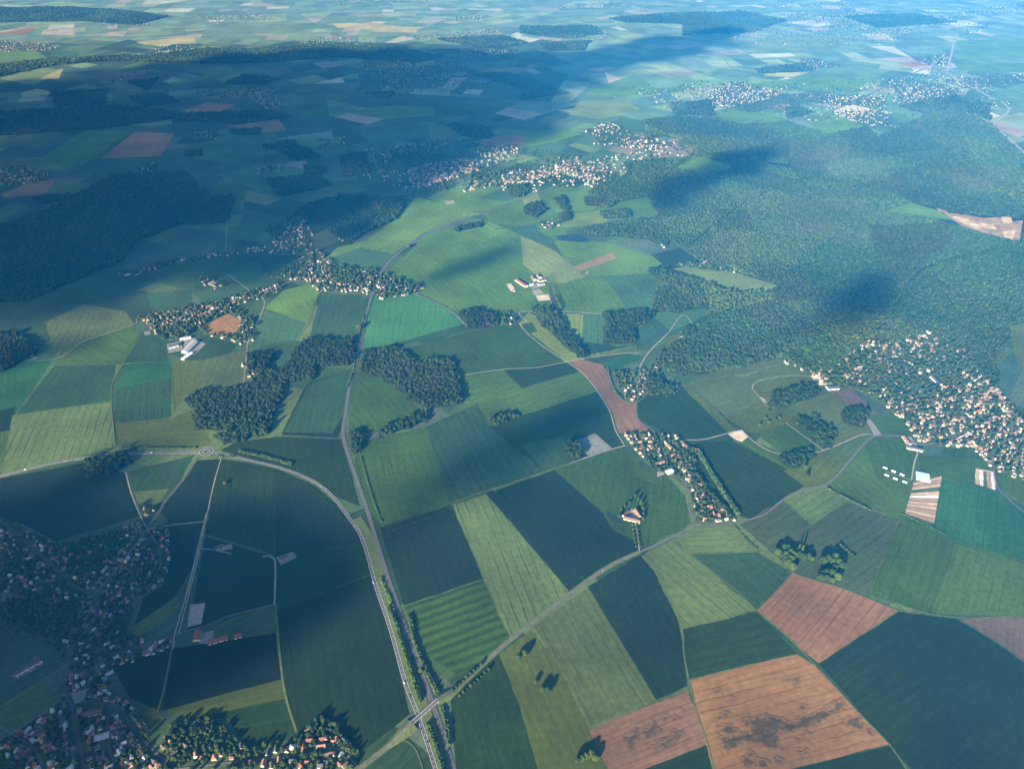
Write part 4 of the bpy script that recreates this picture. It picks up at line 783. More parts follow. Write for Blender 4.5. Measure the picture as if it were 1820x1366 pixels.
# ------------------------------------------------------------------ villages: where houses and garden trees stand
def near_roads(X, Y, extra=0.0):
    best = np.full(len(X), 1e9); ang = np.zeros(len(X))
    for pts, w in ROADS:
        if len(X) == 0: break
        if pts[:, 0].max() < X.min() - 200 or pts[:, 0].min() > X.max() + 200 or pts[:, 1].max() < Y.min() - 200 or pts[:, 1].min() > Y.max() + 200: continue
        d, a = dist_poly(X, Y, pts); d = d - w; m = d < best; best[m] = d[m]; ang[m] = a[m]
    return best, ang
VILLAGES = [  # outline, houses, tree spacing, name of the place
 ('0,915 60,950 110,968 200,945 240,930 262,938 300,940 305,990 290,1040 240,1062 225,1120 255,1140 180,1180 130,1190 100,1150 60,1130 0,1120', 230, 8.5, 'upper part of the shaded lower left village'),
 ('110,1200 160,1195 200,1168 310,1130 306,1150 200,1188 190,1230 250,1262 270,1320 330,1372 0,1372 0,1310 60,1280 110,1240', 200, 8.5, 'lower part of the shaded lower left village'),
 ('270,1372 300,1290 380,1272 410,1300 440,1332 530,1310 575,1270 612,1300 640,1342 630,1372', 50, 8.5, 'sunlit houses along the bottom edge'),
 ('1106,772 1200,772 1240,800 1232,830 1262,872 1310,926 1238,930 1226,872 1195,845 1160,835 1130,802', 66, 8.5, 'roadside hamlet'),
 ('1088,662 1180,652 1145,690 1136,716 1112,712', 30, 8.5, 'upper hamlet'),
 (TOWN_R, 520, 10, ''), ('1380,640 1490,650 1520,692 1475,690 1440,664', 26, 10, ''),
 ('246,566 330,546 400,538 452,570 452,608 425,612 358,592 350,572 330,604 292,606', 110, 11, ''), ('330,556 350,545 470,512 500,505 502,516 470,528 350,562', 42, 12, ''), ('470,492 520,472 560,442 600,472 670,482 752,510 740,522 680,532 640,518 570,518 540,500', 190, 11, ''), ('478,404 545,378 565,440 520,455 480,450', 85, 13, ''),
 ('215,494 212,486 380,448 480,436 482,444 380,458', 34, 14, ''), ('350,500 365,488 400,508 380,516', 16, 14, ''), ('668,264 770,254 832,290 805,342 742,340 718,300 690,300', 330, 14, ''), ('830,292 862,308 1010,290 1010,308 900,330 830,338', 230, 14, ''), ('850,268 915,256 925,268 860,282', 40, 16, ''), ('1010,292 1085,300 1110,320 1030,322', 70, 14, ''),
 ('1038,232 1090,218 1122,240 1200,256 1162,268 1060,256', 150, 16, ''), ('1030,312 1070,318 1130,330 1110,340 1045,332', 40, 15, ''), ('1270,175 1285,158 1330,150 1392,176 1395,188 1330,196 1272,188', 260, 18, ''), ('1480,202 1560,198 1605,226 1550,222', 110, 18, ''), ('1390,168 1560,172 1562,186 1420,182', 110, 20, ''), ('1590,152 1690,160 1695,196 1640,196 1595,172', 170, 20, ''),
 ('1700,142 1840,132 1840,148 1720,156', 90, 24, ''), ('1625,104 1680,100 1680,116 1640,114', 60, 28, ''), ('1385,122 1440,106 1490,118 1400,126', 50, 28, ''), ('0,300 40,296 100,310 60,325 0,332', 80, 16, ''), ('250,296 280,288 276,310 250,312', 24, 16, ''), ('440,158 480,160 495,185 480,198 455,180', 60, 22, ''), ('360,166 440,158 440,172 365,174', 30, 24, ''), ('345,236 385,234 382,246 350,246', 14, 18, ''),
 ('650,120 720,112 770,130 780,150 700,155 680,130', 90, 26, ''), ('0,75 85,78 90,88 0,92', 120, 28, ''), ('180,150 240,128 270,125 200,150', 50, 26, ''), ('270,95 280,84 370,84 300,98', 60, 30, ''), ('80,170 150,158 155,165 100,174', 40, 24, ''), ('540,72 605,66 660,76 560,80', 80, 32, ''), ('730,66 870,52 880,60 760,72', 110, 34, ''), ('790,34 850,26 860,36 800,36', 60, 36, ''), ('810,90 910,90 905,100 840,98', 60, 30, ''), ('1000,62 1080,58 1075,68 1010,70', 60, 32, ''),
 ('1330,42 1420,22 1440,34 1350,44', 70, 34, ''), ('1460,32 1520,20 1600,28 1560,48 1480,52', 160, 34, ''), ('1600,30 1680,26 1690,42 1620,44', 120, 34, ''), ('1240,48 1330,60 1320,66 1250,56', 40, 34, ''), ('1540,60 1600,50 1620,60 1560,66', 60, 34, ''), ('350,30 450,28 480,36 380,40', 60, 40, ''), ('1700,16 1840,8 1840,22 1720,26', 90, 40, ''), ('1000,10 1100,4 1110,12 1010,16', 60, 44, ''), ('600,2 760,0 760,6 620,8', 60, 46, ''), ('1380,8 1500,4 1500,12 1400,14', 80, 44, ''), ('1150,36 1210,22 1220,30 1180,40', 30, 36, ''), ('180,38 260,34 250,46 190,48', 50, 40, ''),
 ('560,250 610,244 612,256 570,262', 18, 18, ''), ('455,300 500,296 505,306 460,310', 10, 18, ''), ('1200,470 1260,462 1360,478 1350,490 1250,482', 30, 12, ''), ('1160,425 1190,428 1180,440', 8, 12, ''), ('645,262 780,246 930,264 1040,285 1240,254 1248,280 1100,330 900,336 720,345 660,300', 230, 30, ''), ('1180,155 1480,150 1720,132 1745,190 1600,228 1400,202 1260,202', 260, 44, ''), ('1250,60 1500,20 1720,30 1700,70 1400,75', 160, 60, ''), ('640,110 800,110 900,150 700,165', 90, 40, ''), ('1205,600 1260,598 1280,618 1215,616', 16, 11, ''), ('830,556 905,556 915,574 895,580', 5, 12, ''),
 ('600,418 622,420 620,428 602,428', 5, 14, ''), ('430,650 450,640 462,664 440,672', 8, 11, ''), ('958,394 1000,398 985,408 962,406', 10, 12, ''), ('244,900 285,904 283,914 248,916', 5, 9, 'farm cluster at the top of the lower left village'),
]
def D0_(g): q = np.array(g).mean(0); return float(np.hypot(*q))
HOUSES, TREESPOTS = [], []      # (x, y, angle, place)
PARK = GP('0,1080 60,1090 110,1110 118,1150 110,1240 60,1275 0,1300'); REDF = GP('357,580 406,555 431,570 419,598 370,593'); SQUARE = GP('120,1228 160,1220 152,1248 130,1256')
for s, nh, tsp, place in VILLAGES:
    g = GP(s); nh = int(nh * (1.0 if place else 1.3))
    if D0_(g) > 5200: mm = np.array(g).mean(0); g = [tuple(mm + (np.array(q) - mm) * 1.22) for q in g]
    A = area(g); p = np.array(g)
    if D0_(g) > 3300: g = wobble(g, 0.045 * math.sqrt(A), 0.16 * math.sqrt(A)); p = np.array(g)
    sp = max(11.5, 0.80 * math.sqrt(A / max(nh, 1)))
    if nh:
        X, Y = grid_points(g, sp * 0.9, 0.30 if D0_(g) < 3300 else 0.8); d, a = near_roads(X, Y)
        m = d > 6.5
        for bx_, by_, br_ in BLOCKED: m &= np.hypot(X - bx_, Y - by_) > br_ + 6
        m &= ~inside(X, Y, REDF)
        if place: m &= ~inside(X, Y, PARK) & ~inside(X, Y, SQUARE)
        X, Y, d, a = X[m], Y[m], d[m], a[m]
        key = d * rng.uniform(0.5, 1.5, len(d)); key[d > 500] = rng.uniform(0, 60, (d > 500).sum())
        if s is TOWN_R or D0_(g) > 5500: key = key * 0.15
        idx = np.argsort(key + rng.uniform(0, 40, len(d)))[:nh]
        ba = rng.uniform(0, math.pi)
        for i in idx:
            an = (a[i] if d[i] < 45 else ba) + (math.pi / 2 if rng.random() < 0.4 else 0) + rng.normal(0, 0.12)
            HOUSES.append((X[i], Y[i], an, place))
    D0 = float(np.hypot(p[:, 0].mean(), p[:, 1].mean()))
    tsp = max(tsp, 8.0 * D0 / 2600)
    X, Y = grid_points(g, tsp, 0.45); d, a = near_roads(X, Y); m = (d > 3.0) & (rng.random(len(X)) < (0.80 if 'shaded' in place or 'bottom' in place else 0.70 if D0 < 3300 else 0.42 if D0 < 4500 else 0.38))
    for bx_, by_, br_ in BLOCKED: m &= np.hypot(X - bx_, Y - by_) > br_ + 2
    m &= ~inside(X, Y, SQUARE) & ~inside(X, Y, REDF)
    for x, y in zip(X[m], Y[m]): TREESPOTS.append((x, y, tsp, place))
    VZ = globals().get('VZ', 0.07) + 0.0006
    if tsp < 30 and A < 2.5e6: poly_obj('village_ground', g, mat=M['garden'], z=VZ)
H = np.array([(h[0], h[1]) for h in HOUSES]); TS = np.array([(t[0], t[1]) for t in TREESPOTS])
# keep garden trees off the houses (cell hash)
cell = {}
for x, y in H: cell.setdefault((int(x // 20), int(y // 20)), []).append((x, y))
def near_house(x, y, r):
    i, j = int(x // 20), int(y // 20)
    return any(math.hypot(x - a, y - b) < r for di in (-1, 0, 1) for dj in (-1, 0, 1) for a, b in cell.get((i + di, j + dj), ()))
TREESPOTS = [t for t in TREESPOTS if not near_house(t[0], t[1], 6.5)]

# ------------------------------------------------------------------ labels that single out: kind + rank by distance to a landmark
ORD = ['nearest', 'second nearest', 'third nearest', 'fourth nearest', 'fifth nearest', 'sixth nearest', 'seventh nearest', 'eighth nearest', 'ninth nearest', 'tenth nearest', 'eleventh nearest', 'twelfth nearest', '13th nearest', '14th nearest', '15th nearest', '16th nearest', '17th nearest', '18th nearest', '19th nearest', '20th nearest', '21st nearest', '22nd nearest', '23rd nearest', '24th nearest', '25th nearest', '26th nearest', '27th nearest', '28th nearest', '29th nearest', '30th nearest']
LANDMARK = [(G(367, 802), 'the roundabout'), (G(262, 940), 'the upper road fork'), (G(170, 1054), 'the village T-junction'), (G(141, 1238), 'the pale square'), (G(48, 1189), 'the park manor'), (G(345, 1092), 'the pale riding arena'), (G(388, 1138), 'the white-walled stable'),
            (G(755, 1268), 'the road bridge'), (G(1233, 931), 'the lower hamlet fork'), (G(1190, 839), 'the pale hamlet shed'), (G(1174, 788), 'the hamlet street corner'), (G(1145, 760), 'the pink field tip'), (G(1123, 925), 'the moated farm'), (G(1313, 773), 'the sandy soil heap'), (G(1435, 1005), 'the sunlit copse pasture'),
            (G(0, 924), 'the straight street start'), (G(100, 1011), 'the straight street bend'), (G(220, 1271), 'the curving road bend'), (G(147, 1366), 'the main street end'), (G(317, 1366), 'the curving road end'), (G(527, 1301), 'the grassy track foot'), (G(637, 1366), 'the country road end'),
            (G(285, 1004), 'the side street bend'), (G(0, 1314), 'the slanting street end'), (G(187, 1207), 'the blue-roofed shed'), (G(1130, 710), 'the upper hamlet lane'), (G(1090, 690), 'the pink field edge'), (G(310, 1140), 'the double track end'), (G(250, 1145), 'the dark garden lane'), (G(430, 1330), 'the lowest dark meadow'), (G(590, 1300), 'the lowest field corner')]
def rank_labels(items, form):
    """items: (x, y, words); every label names one by its rank among its own kind around a landmark"""
    byk = {}
    for i, (x, y, w) in enumerate(items): byk.setdefault(w, []).append(i)
    out = [None] * len(items); taken = set()
    for w, ids in byk.items():
        opts = []
        for li, ((lx, ly), nm) in enumerate(LANDMARK):
            order = sorted(ids, key=lambda i: math.hypot(items[i][0] - lx, items[i][1] - ly))
            for r, i in enumerate(order): opts.append((r, math.hypot(items[i][0] - lx, items[i][1] - ly), i, nm))
        for r, d, i, nm in sorted(opts):
            if out[i] is None: out[i] = form(w, 'the one ' + ORD[r] if False else ORD[r], nm) if r < len(ORD) else None
    return out

# ------------------------------------------------------------------ houses: the 300 that show largest as objects, the others as one mass
ZH = pxy(H[:, 0], H[:, 1])[2] * np.array([0.78 if 'hamlet' in h[3] else 1.0 for h in HOUSES]); PXH = pxy(H[:, 0], H[:, 1]); order = np.argsort(ZH)
inframe = [(-5 < PXH[0][i] < 1825) and (-5 < PXH[1][i] < 1368) for i in range(len(H))]
order = [i for i in order if inframe[i]]
near_h, far_h = order[:296], order[296:]
WALLW = {'w_white': 'white', 'w_cream': 'cream', 'w_buff': 'buff'}; ROOFW = {'r_red': 'red', 'r_brown': 'brown', 'r_orange': 'orange', 'r_slate': 'slate', 'r_grey': 'grey'}
spec = []
for i in near_h:
    sh = random.choices(list(SHAPES), [4, 6, 2, 2, 3, 2])[0]; wk = random.choices(list(WALLW), [2, 3, 5] if 'shaded' in HOUSES[i][3] else [5, 4, 1])[0]; rk = random.choices(list(ROOFW), [1, 3, 1, 4, 4] if 'shaded' in HOUSES[i][3] else [3, 5, 3, 2, 0.5])[0]
    spec.append((HOUSES[i], sh, wk, rk))
items = [(s[0][0], s[0][1], f'{s[1]} {WALLW[s[2]]} house, {ROOFW[s[3]]} roof') for s in spec]
labs = rank_labels(items, lambda w, r, nm: f'{w}, {r} such to {nm}')
for (hs, sh, wk, rk), lb in zip(spec, labs):
    house(hs[0], hs[1], hs[2], sh, wk, rk, random.uniform(0.78, 0.98) if 'shaded' in hs[3] else random.uniform(0.85, 1.08), lb, 'houses of the ' + (hs[3] or 'villages'))
# far houses: bright walls and tiled roofs, one mass
n = len(far_h); X, Y = H[far_h, 0], H[far_h, 1]; D = np.hypot(X, Y)
k = 1.0 + np.clip((D - 3000) / 9000, 0, 0.0) - 0.12 - 0.15 * (D > 5000)
L = rng.choice([9, 11, 13, 18, 26], n, p=[.3, .34, .22, .1, .04]) * k; W = rng.uniform(7, 9.5, n) * k; hh = rng.uniform(3.6, 6.2, n) * k; rr = rng.uniform(2.6, 4.0, n) * k
A = np.array([HOUSES[i][2] for i in far_h]); ca, sa = np.cos(A), np.sin(A)
def put(lx, ly, lz): return np.stack([X + (lx * ca - ly * sa), Y + (lx * sa + ly * ca), lz + 0.1], -1)
a, b, z = L / 2, W / 2, np.zeros(n)
wv = np.stack([put(-a, -b, z), put(a, -b, z), put(a, b, z), put(-a, b, z), put(-a, -b, hh), put(a, -b, hh), put(a, b, hh), put(-a, b, hh), put(-a, z, hh + rr), put(a, z, hh + rr)], 1)
wf = np.array([(0, 1, 5), (0, 5, 4), (2, 3, 7), (2, 7, 6), (1, 2, 6), (1, 6, 5), (5, 6, 9), (3, 0, 4), (3, 4, 7), (7, 4, 8)])
q = 0.5; rv = np.stack([put(-a - q, -b - q, hh - .3), put(a + q, -b - q, hh - .3), put(a + q, z, hh + rr + .3), put(-a - q, z, hh + rr + .3), put(-a - q, b + q, hh - .3), put(a + q, b + q, hh - .3)], 1)
rf = np.array([(0, 1, 2), (0, 2, 3), (3, 2, 5), (3, 5, 4)])
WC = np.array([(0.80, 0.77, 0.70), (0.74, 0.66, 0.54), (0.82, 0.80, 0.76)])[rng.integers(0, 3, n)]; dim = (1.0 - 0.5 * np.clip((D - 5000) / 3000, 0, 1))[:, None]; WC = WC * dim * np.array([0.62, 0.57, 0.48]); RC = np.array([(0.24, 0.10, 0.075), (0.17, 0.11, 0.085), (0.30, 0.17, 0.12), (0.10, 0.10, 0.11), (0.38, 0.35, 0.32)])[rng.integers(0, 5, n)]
off = (np.arange(n) * 10)[:, None, None]; off2 = (np.arange(n) * 6)[:, None, None]
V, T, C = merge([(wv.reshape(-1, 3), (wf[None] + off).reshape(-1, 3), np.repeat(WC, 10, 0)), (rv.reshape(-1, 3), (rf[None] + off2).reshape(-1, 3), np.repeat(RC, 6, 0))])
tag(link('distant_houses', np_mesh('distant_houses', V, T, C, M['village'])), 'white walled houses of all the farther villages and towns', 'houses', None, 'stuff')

# ------------------------------------------------------------------ single trees
def limb(bm, p0, p1, r0, r1, seg=6):
    d = (Vector(p1) - Vector(p0)); q = d.to_track_quat('Z', 'Y'); rows = []
    for p, r in ((p0, r0), (p1, r1)): rows.append([bm.verts.new(Vector(p) + q @ Vector((r * math.cos(2 * math.pi * k / seg), r * math.sin(2 * math.pi * k / seg), 0))) for k in range(seg)])
    for k in range(seg): bm.faces.new((rows[0][k], rows[0][(k + 1) % seg], rows[1][(k + 1) % seg], rows[1][k]))
def tree_meshes(style, seed):
    rs = np.random.default_rng(seed); h, r, base = {'round': (11, 4.6, 2.2), 'broad': (13, 6.0, 2.6), 'tall': (17, 4.4, 3.0), 'poplar': (25, 2.4, 2.5), 'bushy': (6, 3.2, 0.6)}[style]
    bm = bmesh.new(); limb(bm, (0, 0, 0), (0.1, 0, h * 0.55), 0.40, 0.2)
    for k in range(4):
        a = k * 1.7 + seed; limb(bm, (0, 0, h * (0.28 + 0.06 * k)), (math.cos(a) * r * 0.6, math.sin(a) * r * 0.6, h * (0.5 + 0.08 * k)), 0.16, 0.05, 5)
    tm = to_mesh('trunk', bm, M['bark'])
    nl = 16 if style != 'poplar' else 18; parts = []
    for k in range(nl):
        t = (k + 0.5) / nl; zz = base + (h - base) * (0.12 + 0.80 * t); prof = math.sin(math.pi * min(0.97, 0.18 + 0.78 * t)) ** 0.7
        a = k * 2.4 + seed; rad = r * 0.62 * prof * (0.35 + 0.65 * rs.random()); lr = r * (0.34 + 0.22 * rs.random()) * (0.6 + 0.5 * prof)
        parts.append(crowns(np.array([rad * math.cos(a)]), np.array([rad * math.sin(a)]), np.array([lr]), np.array([lr * 0.85 * (1.5 if style == 'poplar' else 1)]), np.array([zz]), 2, TINTS[seed % 6][None] * np.array([0.95, 0.86, 0.62]) * (0.8 + 0.5 * rs.random()), 0.30))
    # loose leaf clumps breaking the outline
    nq = 420; th = rs.uniform(0, 2 * math.pi, nq); t = rs.uniform(0, 1, nq); zz = base + (h - base) * t; rad = r * np.sin(np.pi * np.clip(0.15 + 0.8 * t, 0, 0.98)) ** 0.7 * rs.uniform(0.7, 1.12, nq)
    c = np.stack([rad * np.cos(th), rad * np.sin(th), zz], 1); u = rs.normal(0, 1, (nq, 3)); u /= np.linalg.norm(u, axis=1)[:, None]; w = np.cross(u, rs.normal(0, 1, (nq, 3))); w /= np.linalg.norm(w, axis=1)[:, None]
    sz = rs.uniform(0.35, 0.8, nq)[:, None] * r / 4.5; P = np.stack([c - u * sz, c + w * sz, c + u * sz, c - w * sz], 1).reshape(-1, 3); i = np.arange(nq) * 4
    F = np.concatenate([np.stack([i, i + 1, i + 2], 1), np.stack([i, i + 2, i + 3], 1)]); cc = np.repeat(TINTS[seed % 6][None] * np.array([1.05, 0.95, 0.66]) * rs.uniform(0.8, 1.5, nq)[:, None], 4, 0)
    V, T, C = merge(parts + [(P, F, cc)])
    return tm, np_mesh('crown', V, T, C, LEAF)
PROTO = {st: [tree_meshes(st, sd) for sd in range(k, k + 3)] for k, st in enumerate(('round', 'broad', 'tall', 'poplar', 'bushy'))}
def tree(x, y, st, s, label, group):
    e = empty('tree', x, y, 0.1, random.uniform(0, 6.28), s); tag(e, label, 'tree', group); tm, cm = random.choice(PROTO[st]); link('trunk', tm, e); link('crown', cm, e)
SOLO = []   # x, y (photo), style, scale, label
def solo(s, st, sc, label, group=None):
    for p in PL(s): SOLO.append((*p, st, sc * 1.4 * random.uniform(0.85, 1.15), label, group))
solo('921,1171', 'round', 1.0, 'left tree of the sunlit pair in the meadow beside the country road'); solo('932,1165', 'round', 1.0, 'right tree of the sunlit pair in the meadow beside the country road')
solo('951,1214', 'round', 0.9, 'single round tree at the middle of the long meadow'); solo('963,1228', 'round', 0.95, 'left half of the leaning pair low in the long meadow'); solo('973,1230', 'round', 1.05, 'right half of the leaning pair low in the long meadow')
for i, p in enumerate(PL('1026,1354 1034,1350 1042,1346 1050,1341 1058,1350')): SOLO.append((*p, 'broad', 1.15, f'{["first","second","third","fourth","fifth"][i]} tree from the left in the meadow row touching the pale soil field', 'trees in the bottom meadow row'))
solo('1430,834', 'tall', 0.8, 'upper of two dark trees beside the olive field corner'); solo('1433,852', 'tall', 0.8, 'lower of two dark trees beside the olive field corner')
solo('1424,983', 'poplar', 1.0, 'tallest pale poplar rising from the sunlit copse'); solo('1419,978', 'poplar', 0.75, 'shorter poplar beside the tallest pale poplar'); solo('400,860', 'bushy', 1.2, 'lone bush beside the straight chalk track'); solo('726,441', 'broad', 1.1, 'lone tree beside the rail curve'); solo('638,585', 'broad', 1.2, 'dark tree standing against the railway line'); solo('748,1193', 'bushy', 1, 'lone bush on the striped field corner')
copse = '1381,985 1386,978 1393,976 1400,975 1388,990 1396,988 1404,984 1396,996 1404,997 1410,990 1408,1004 1414,980 1420,990 1428,994 1436,992 1443,996 1408,1011 1400,1004 1462,1000 1470,996 1478,1000 1484,994 1490,1004 1494,1010 1482,1012 1486,1018 1478,1022 1468,1020 1460,1022 1458,1030 1468,1030 1478,1034 1488,1030 1492,1022 1498,1000'
cp = PL(copse); _u, _l = 0, 0
for i, p in enumerate(cp):
    SOLO.append((*p, random.choice(['round', 'broad', 'broad']), random.uniform(1.2, 1.7), None, 'trees of the sunlit copse pasture'))
for i, p in enumerate(PL('1493,970 1498,974 1503,978 1508,982 1513,986 1518,990')): SOLO.append((*p, 'round', random.uniform(0.6, 0.8), f'{["first","second","third","fourth","fifth","last"][i]} tree from the top of the slanting row in the grey blue field', 'slanting tree row in the grey blue field'))
for i in range(9):
    x, y = lerp((811, 1232), (862, 1186), i / 8)
    SOLO.append((x + 6, y + 5, 'round', random.uniform(0.55, 0.9), None, 'trees lining the country road')); SOLO.append((x - 7, y - 4, 'round', random.uniform(0.6, 0.95), None, 'trees lining the country road'))
for p in PL('1122,888 1128,884 1134,890 1139,897 1142,906 1143,915 1118,896 1110,902 1104,908 1100,920 1142,925'): SOLO.append((*p, 'tall', random.uniform(0.75, 1.0), None, 'trees around the moated farm'))
for i in range(6):
    x, y = lerp((1127, 934), (1133, 972), i / 5); SOLO.append((x - 3, y, 'round', 0.65, None, 'avenue trees of the moated farm')); SOLO.append((x + 4, y, 'round', 0.65, None, 'avenue trees of the moated farm'))
for i in range(14):
    x, y = lerp((972, 496), (997, 551), i / 13); SOLO.append((x, y, random.choice(['tall', 'poplar']), random.uniform(0.8, 1.15), None, 'dark tree row of the equestrian farm'))
for p in PL('1360,745 1366,752 1350,757 1385,744 1378,748'): SOLO.append((*p, 'broad', 0.75, None, 'hedgerow trees above the small rectangular field'))
for i in range(7):
    x, y = lerp((1208, 700), (1180, 708), i / 6); SOLO.append((x, y - 8 + 3 * (i % 3), 'round', 0.7, None, 'grove trees beside the upper hamlet'))
STW = {'round': 'round green tree', 'broad': 'broad spreading tree', 'tall': 'tall dark tree', 'poplar': 'slim poplar', 'bushy': 'low bushy tree'}
ts_xy = np.array([(t[0], t[1]) for t in TREESPOTS]); tp = pxy(ts_xy[:, 0], ts_xy[:, 1]); vis = (tp[0] > 0) & (tp[0] < 1820) & (tp[1] < 1364)
torder = [i for i in np.argsort(tp[2]) if vis[i]]
nsolo = 296 - len(SOLO); pick = set(torder[:nsolo]); gardens = []
for i in torder[:nsolo]: gardens.append((*[float(v) for v in ts_xy[i]], random.choices(['round', 'broad', 'tall', 'bushy'], [5, 3, 2, 3])[0], random.uniform(0.6, 0.95), None, 'garden trees of the lowest village edge'))
alltrees = [(*G(x, y), st, sc, lb, gr) for x, y, st, sc, lb, gr in SOLO] + gardens
need = [i for i, t in enumerate(alltrees) if t[4] is None]
tl = rank_labels([(alltrees[i][0], alltrees[i][1], STW[alltrees[i][2]] + (' in a garden' if i >= len(SOLO) else ' in open fields')) for i in need], lambda w, r, nm: f'{w}, {r} such to {nm}')
for i, lb in zip(need, tl): alltrees[i] = (*alltrees[i][:4], lb, alltrees[i][5])
for t in alltrees: tree(*t)
# the rest of the garden trees, one mass
rest = [i for i in range(len(TREESPOTS)) if i not in pick]; X, Y = ts_xy[rest, 0], ts_xy[rest, 1]; sp = np.array([TREESPOTS[i][2] for i in rest]); D = np.hypot(X, Y); parts = []
for lo, hi, sb in ((0, 2600, 3), (2600, 5000, 2), (5000, 1e9, 1)):
    m = (D >= lo) & (D < hi)
    if m.any():
        r = np.minimum(sp[m], 11) * rng.uniform(0.30, 0.56, m.sum()); hr = r * rng.uniform(0.9, 1.4, m.sum()); parts.append(crowns(X[m], Y[m], r, hr, hr * 1.25, sb, tints(m.sum(), 0.62), 0.30))
V, T, C = merge(parts); tag(link('garden_trees', np_mesh('garden_trees', V, T, C, LEAF)), 'garden trees and hedges filling the villages between the houses', 'trees', None, 'stuff')

# ------------------------------------------------------------------ hedges
def hedge(s, label, r=2.2, h=4.0, sp=2.8, rows=1, off=0.0, col=1.0, gap=0.08):
    P = np.array(smooth_line(GP(s), 8)); Ls = np.concatenate([[0], np.cumsum(np.hypot(*np.diff(P, axis=0).T))]); T = np.arange(0, Ls[-1], sp); parts = []
    for k in range(rows):
        X = np.interp(T, Ls, P[:, 0]); Y = np.interp(T, Ls, P[:, 1]); tx, ty = np.gradient(X), np.gradient(Y); nn = np.hypot(tx, ty) + 1e-9
        o = off + (k - (rows - 1) / 2) * r * 1.5; X = X - ty / nn * o + rng.normal(0, r * 0.25, len(X)); Y = Y + tx / nn * o + rng.normal(0, r * 0.25, len(X)); m = rng.random(len(X)) > gap; X, Y = X[m], Y[m]
        n = len(X); rr = r * rng.uniform(0.7, 1.25, n); hh = h * rng.uniform(0.65, 1.2, n); parts.append(crowns(X, Y, rr, hh / 2, hh / 2, 2, tints(n, col), 0.3))
    V, F, C = merge(parts); tag(link('hedge', np_mesh('hedge', V, F, C, LEAF)), label, 'hedge')
hedge('690,1080 704,1110 714,1142 734,1205 748,1248', 'tall bushy hedge between highway bank and railway above the bridge', 2.6, 8.5, 2.4, 2, 0, 0.75, 0.04); hedge('760,1286 774,1325 792,1380', 'tall bushy hedge between highway bank and railway below the bridge', 2.6, 8.5, 2.4, 2, 0, 0.75, 0.04)
hedge('728,1095 738,1142 752,1180 768,1212 781,1238', 'ragged hedge on the field side of the railway above the bridge', 2.8, 7, 2.6, 2, 0, 0.8, 0.12); hedge('785,1256 793,1282 798,1325', 'ragged hedge on the field side of the railway below the bridge', 2.8, 7, 2.6, 2, 0, 0.8, 0.12)
hedge('668,1030 690,1085 700,1110', 'thin scrub between the highway and the railway', 2.6, 5, 4, 2, 14, 1.2, 0.4)
hedge('622,690 634,650 641,602 652,560', 'scrub along the railway above the large wood', 3.0, 6, 4, 1, 10, 0.9, 0.3); hedge('632,800 655,880 672,930', 'low scrub beside the railway in the dark fields', 2.4, 4, 4, 1, 9, 1.0, 0.4)
hedge('218,797 300,797 350,796', 'clipped hedge along the highway left of the roundabout', 2.6, 5, 3, 1, 0, 1.0); hedge('425,802 470,812 520,826', 'wide hedge along the highway right of the roundabout', 3.4, 6, 3.4, 2, 0, 0.8, 0.12)
hedge('1470,868 1500,884 1548,908', 'dark hedge beside the grey blue field top', 2.6, 6, 3, 1, 0, 0.9); hedge('1050,632 1090,624 1132,616', 'straight hedge beside the chalk path near the plantation', 3, 7, 3, 1, 0, 0.9); hedge('690,945 760,920 830,890 960,842 1000,828', 'low field hedge crossing the middle fields', 1.4, 2.2, 4, 1, 0, 0.8, 0.35)
hedge('1300,930 1320,955 1345,978', 'short hedge beside the yellow green field', 2, 4, 3.5, 1, 3, 1.0, 0.3); hedge('745,715 757,745', 'scrubby hedge below the large crooked wood', 1.6, 3, 3, 1, 0, 1.0, 0.3); hedge('1240,802 1275,860 1312,915', 'tall dark hedge along the right side of the hamlet', 4, 10, 4, 2, 0, 0.85); hedge('1080,655 1090,690 1105,710', 'garden hedge against the bare pink field', 2.5, 5, 3.5, 1, 0, 1.0)
hedge('395,805 402,808 418,806', 'small planting beside the roundabout exit', 3, 4, 3, 1, -14, 0.9); hedge('1600,912 1650,935 1680,950', 'thin hedge below the market garden', 2, 4, 3.5, 1, 0, 0.9, 0.2); hedge('884,398 930,392 985,390', 'long hedge above the teal field near the pond', 3, 6, 4, 1, 0, 0.9); hedge('880,408 955,398', 'second hedge above the teal field near the pond', 3, 5, 4, 1, 0, 0.9)
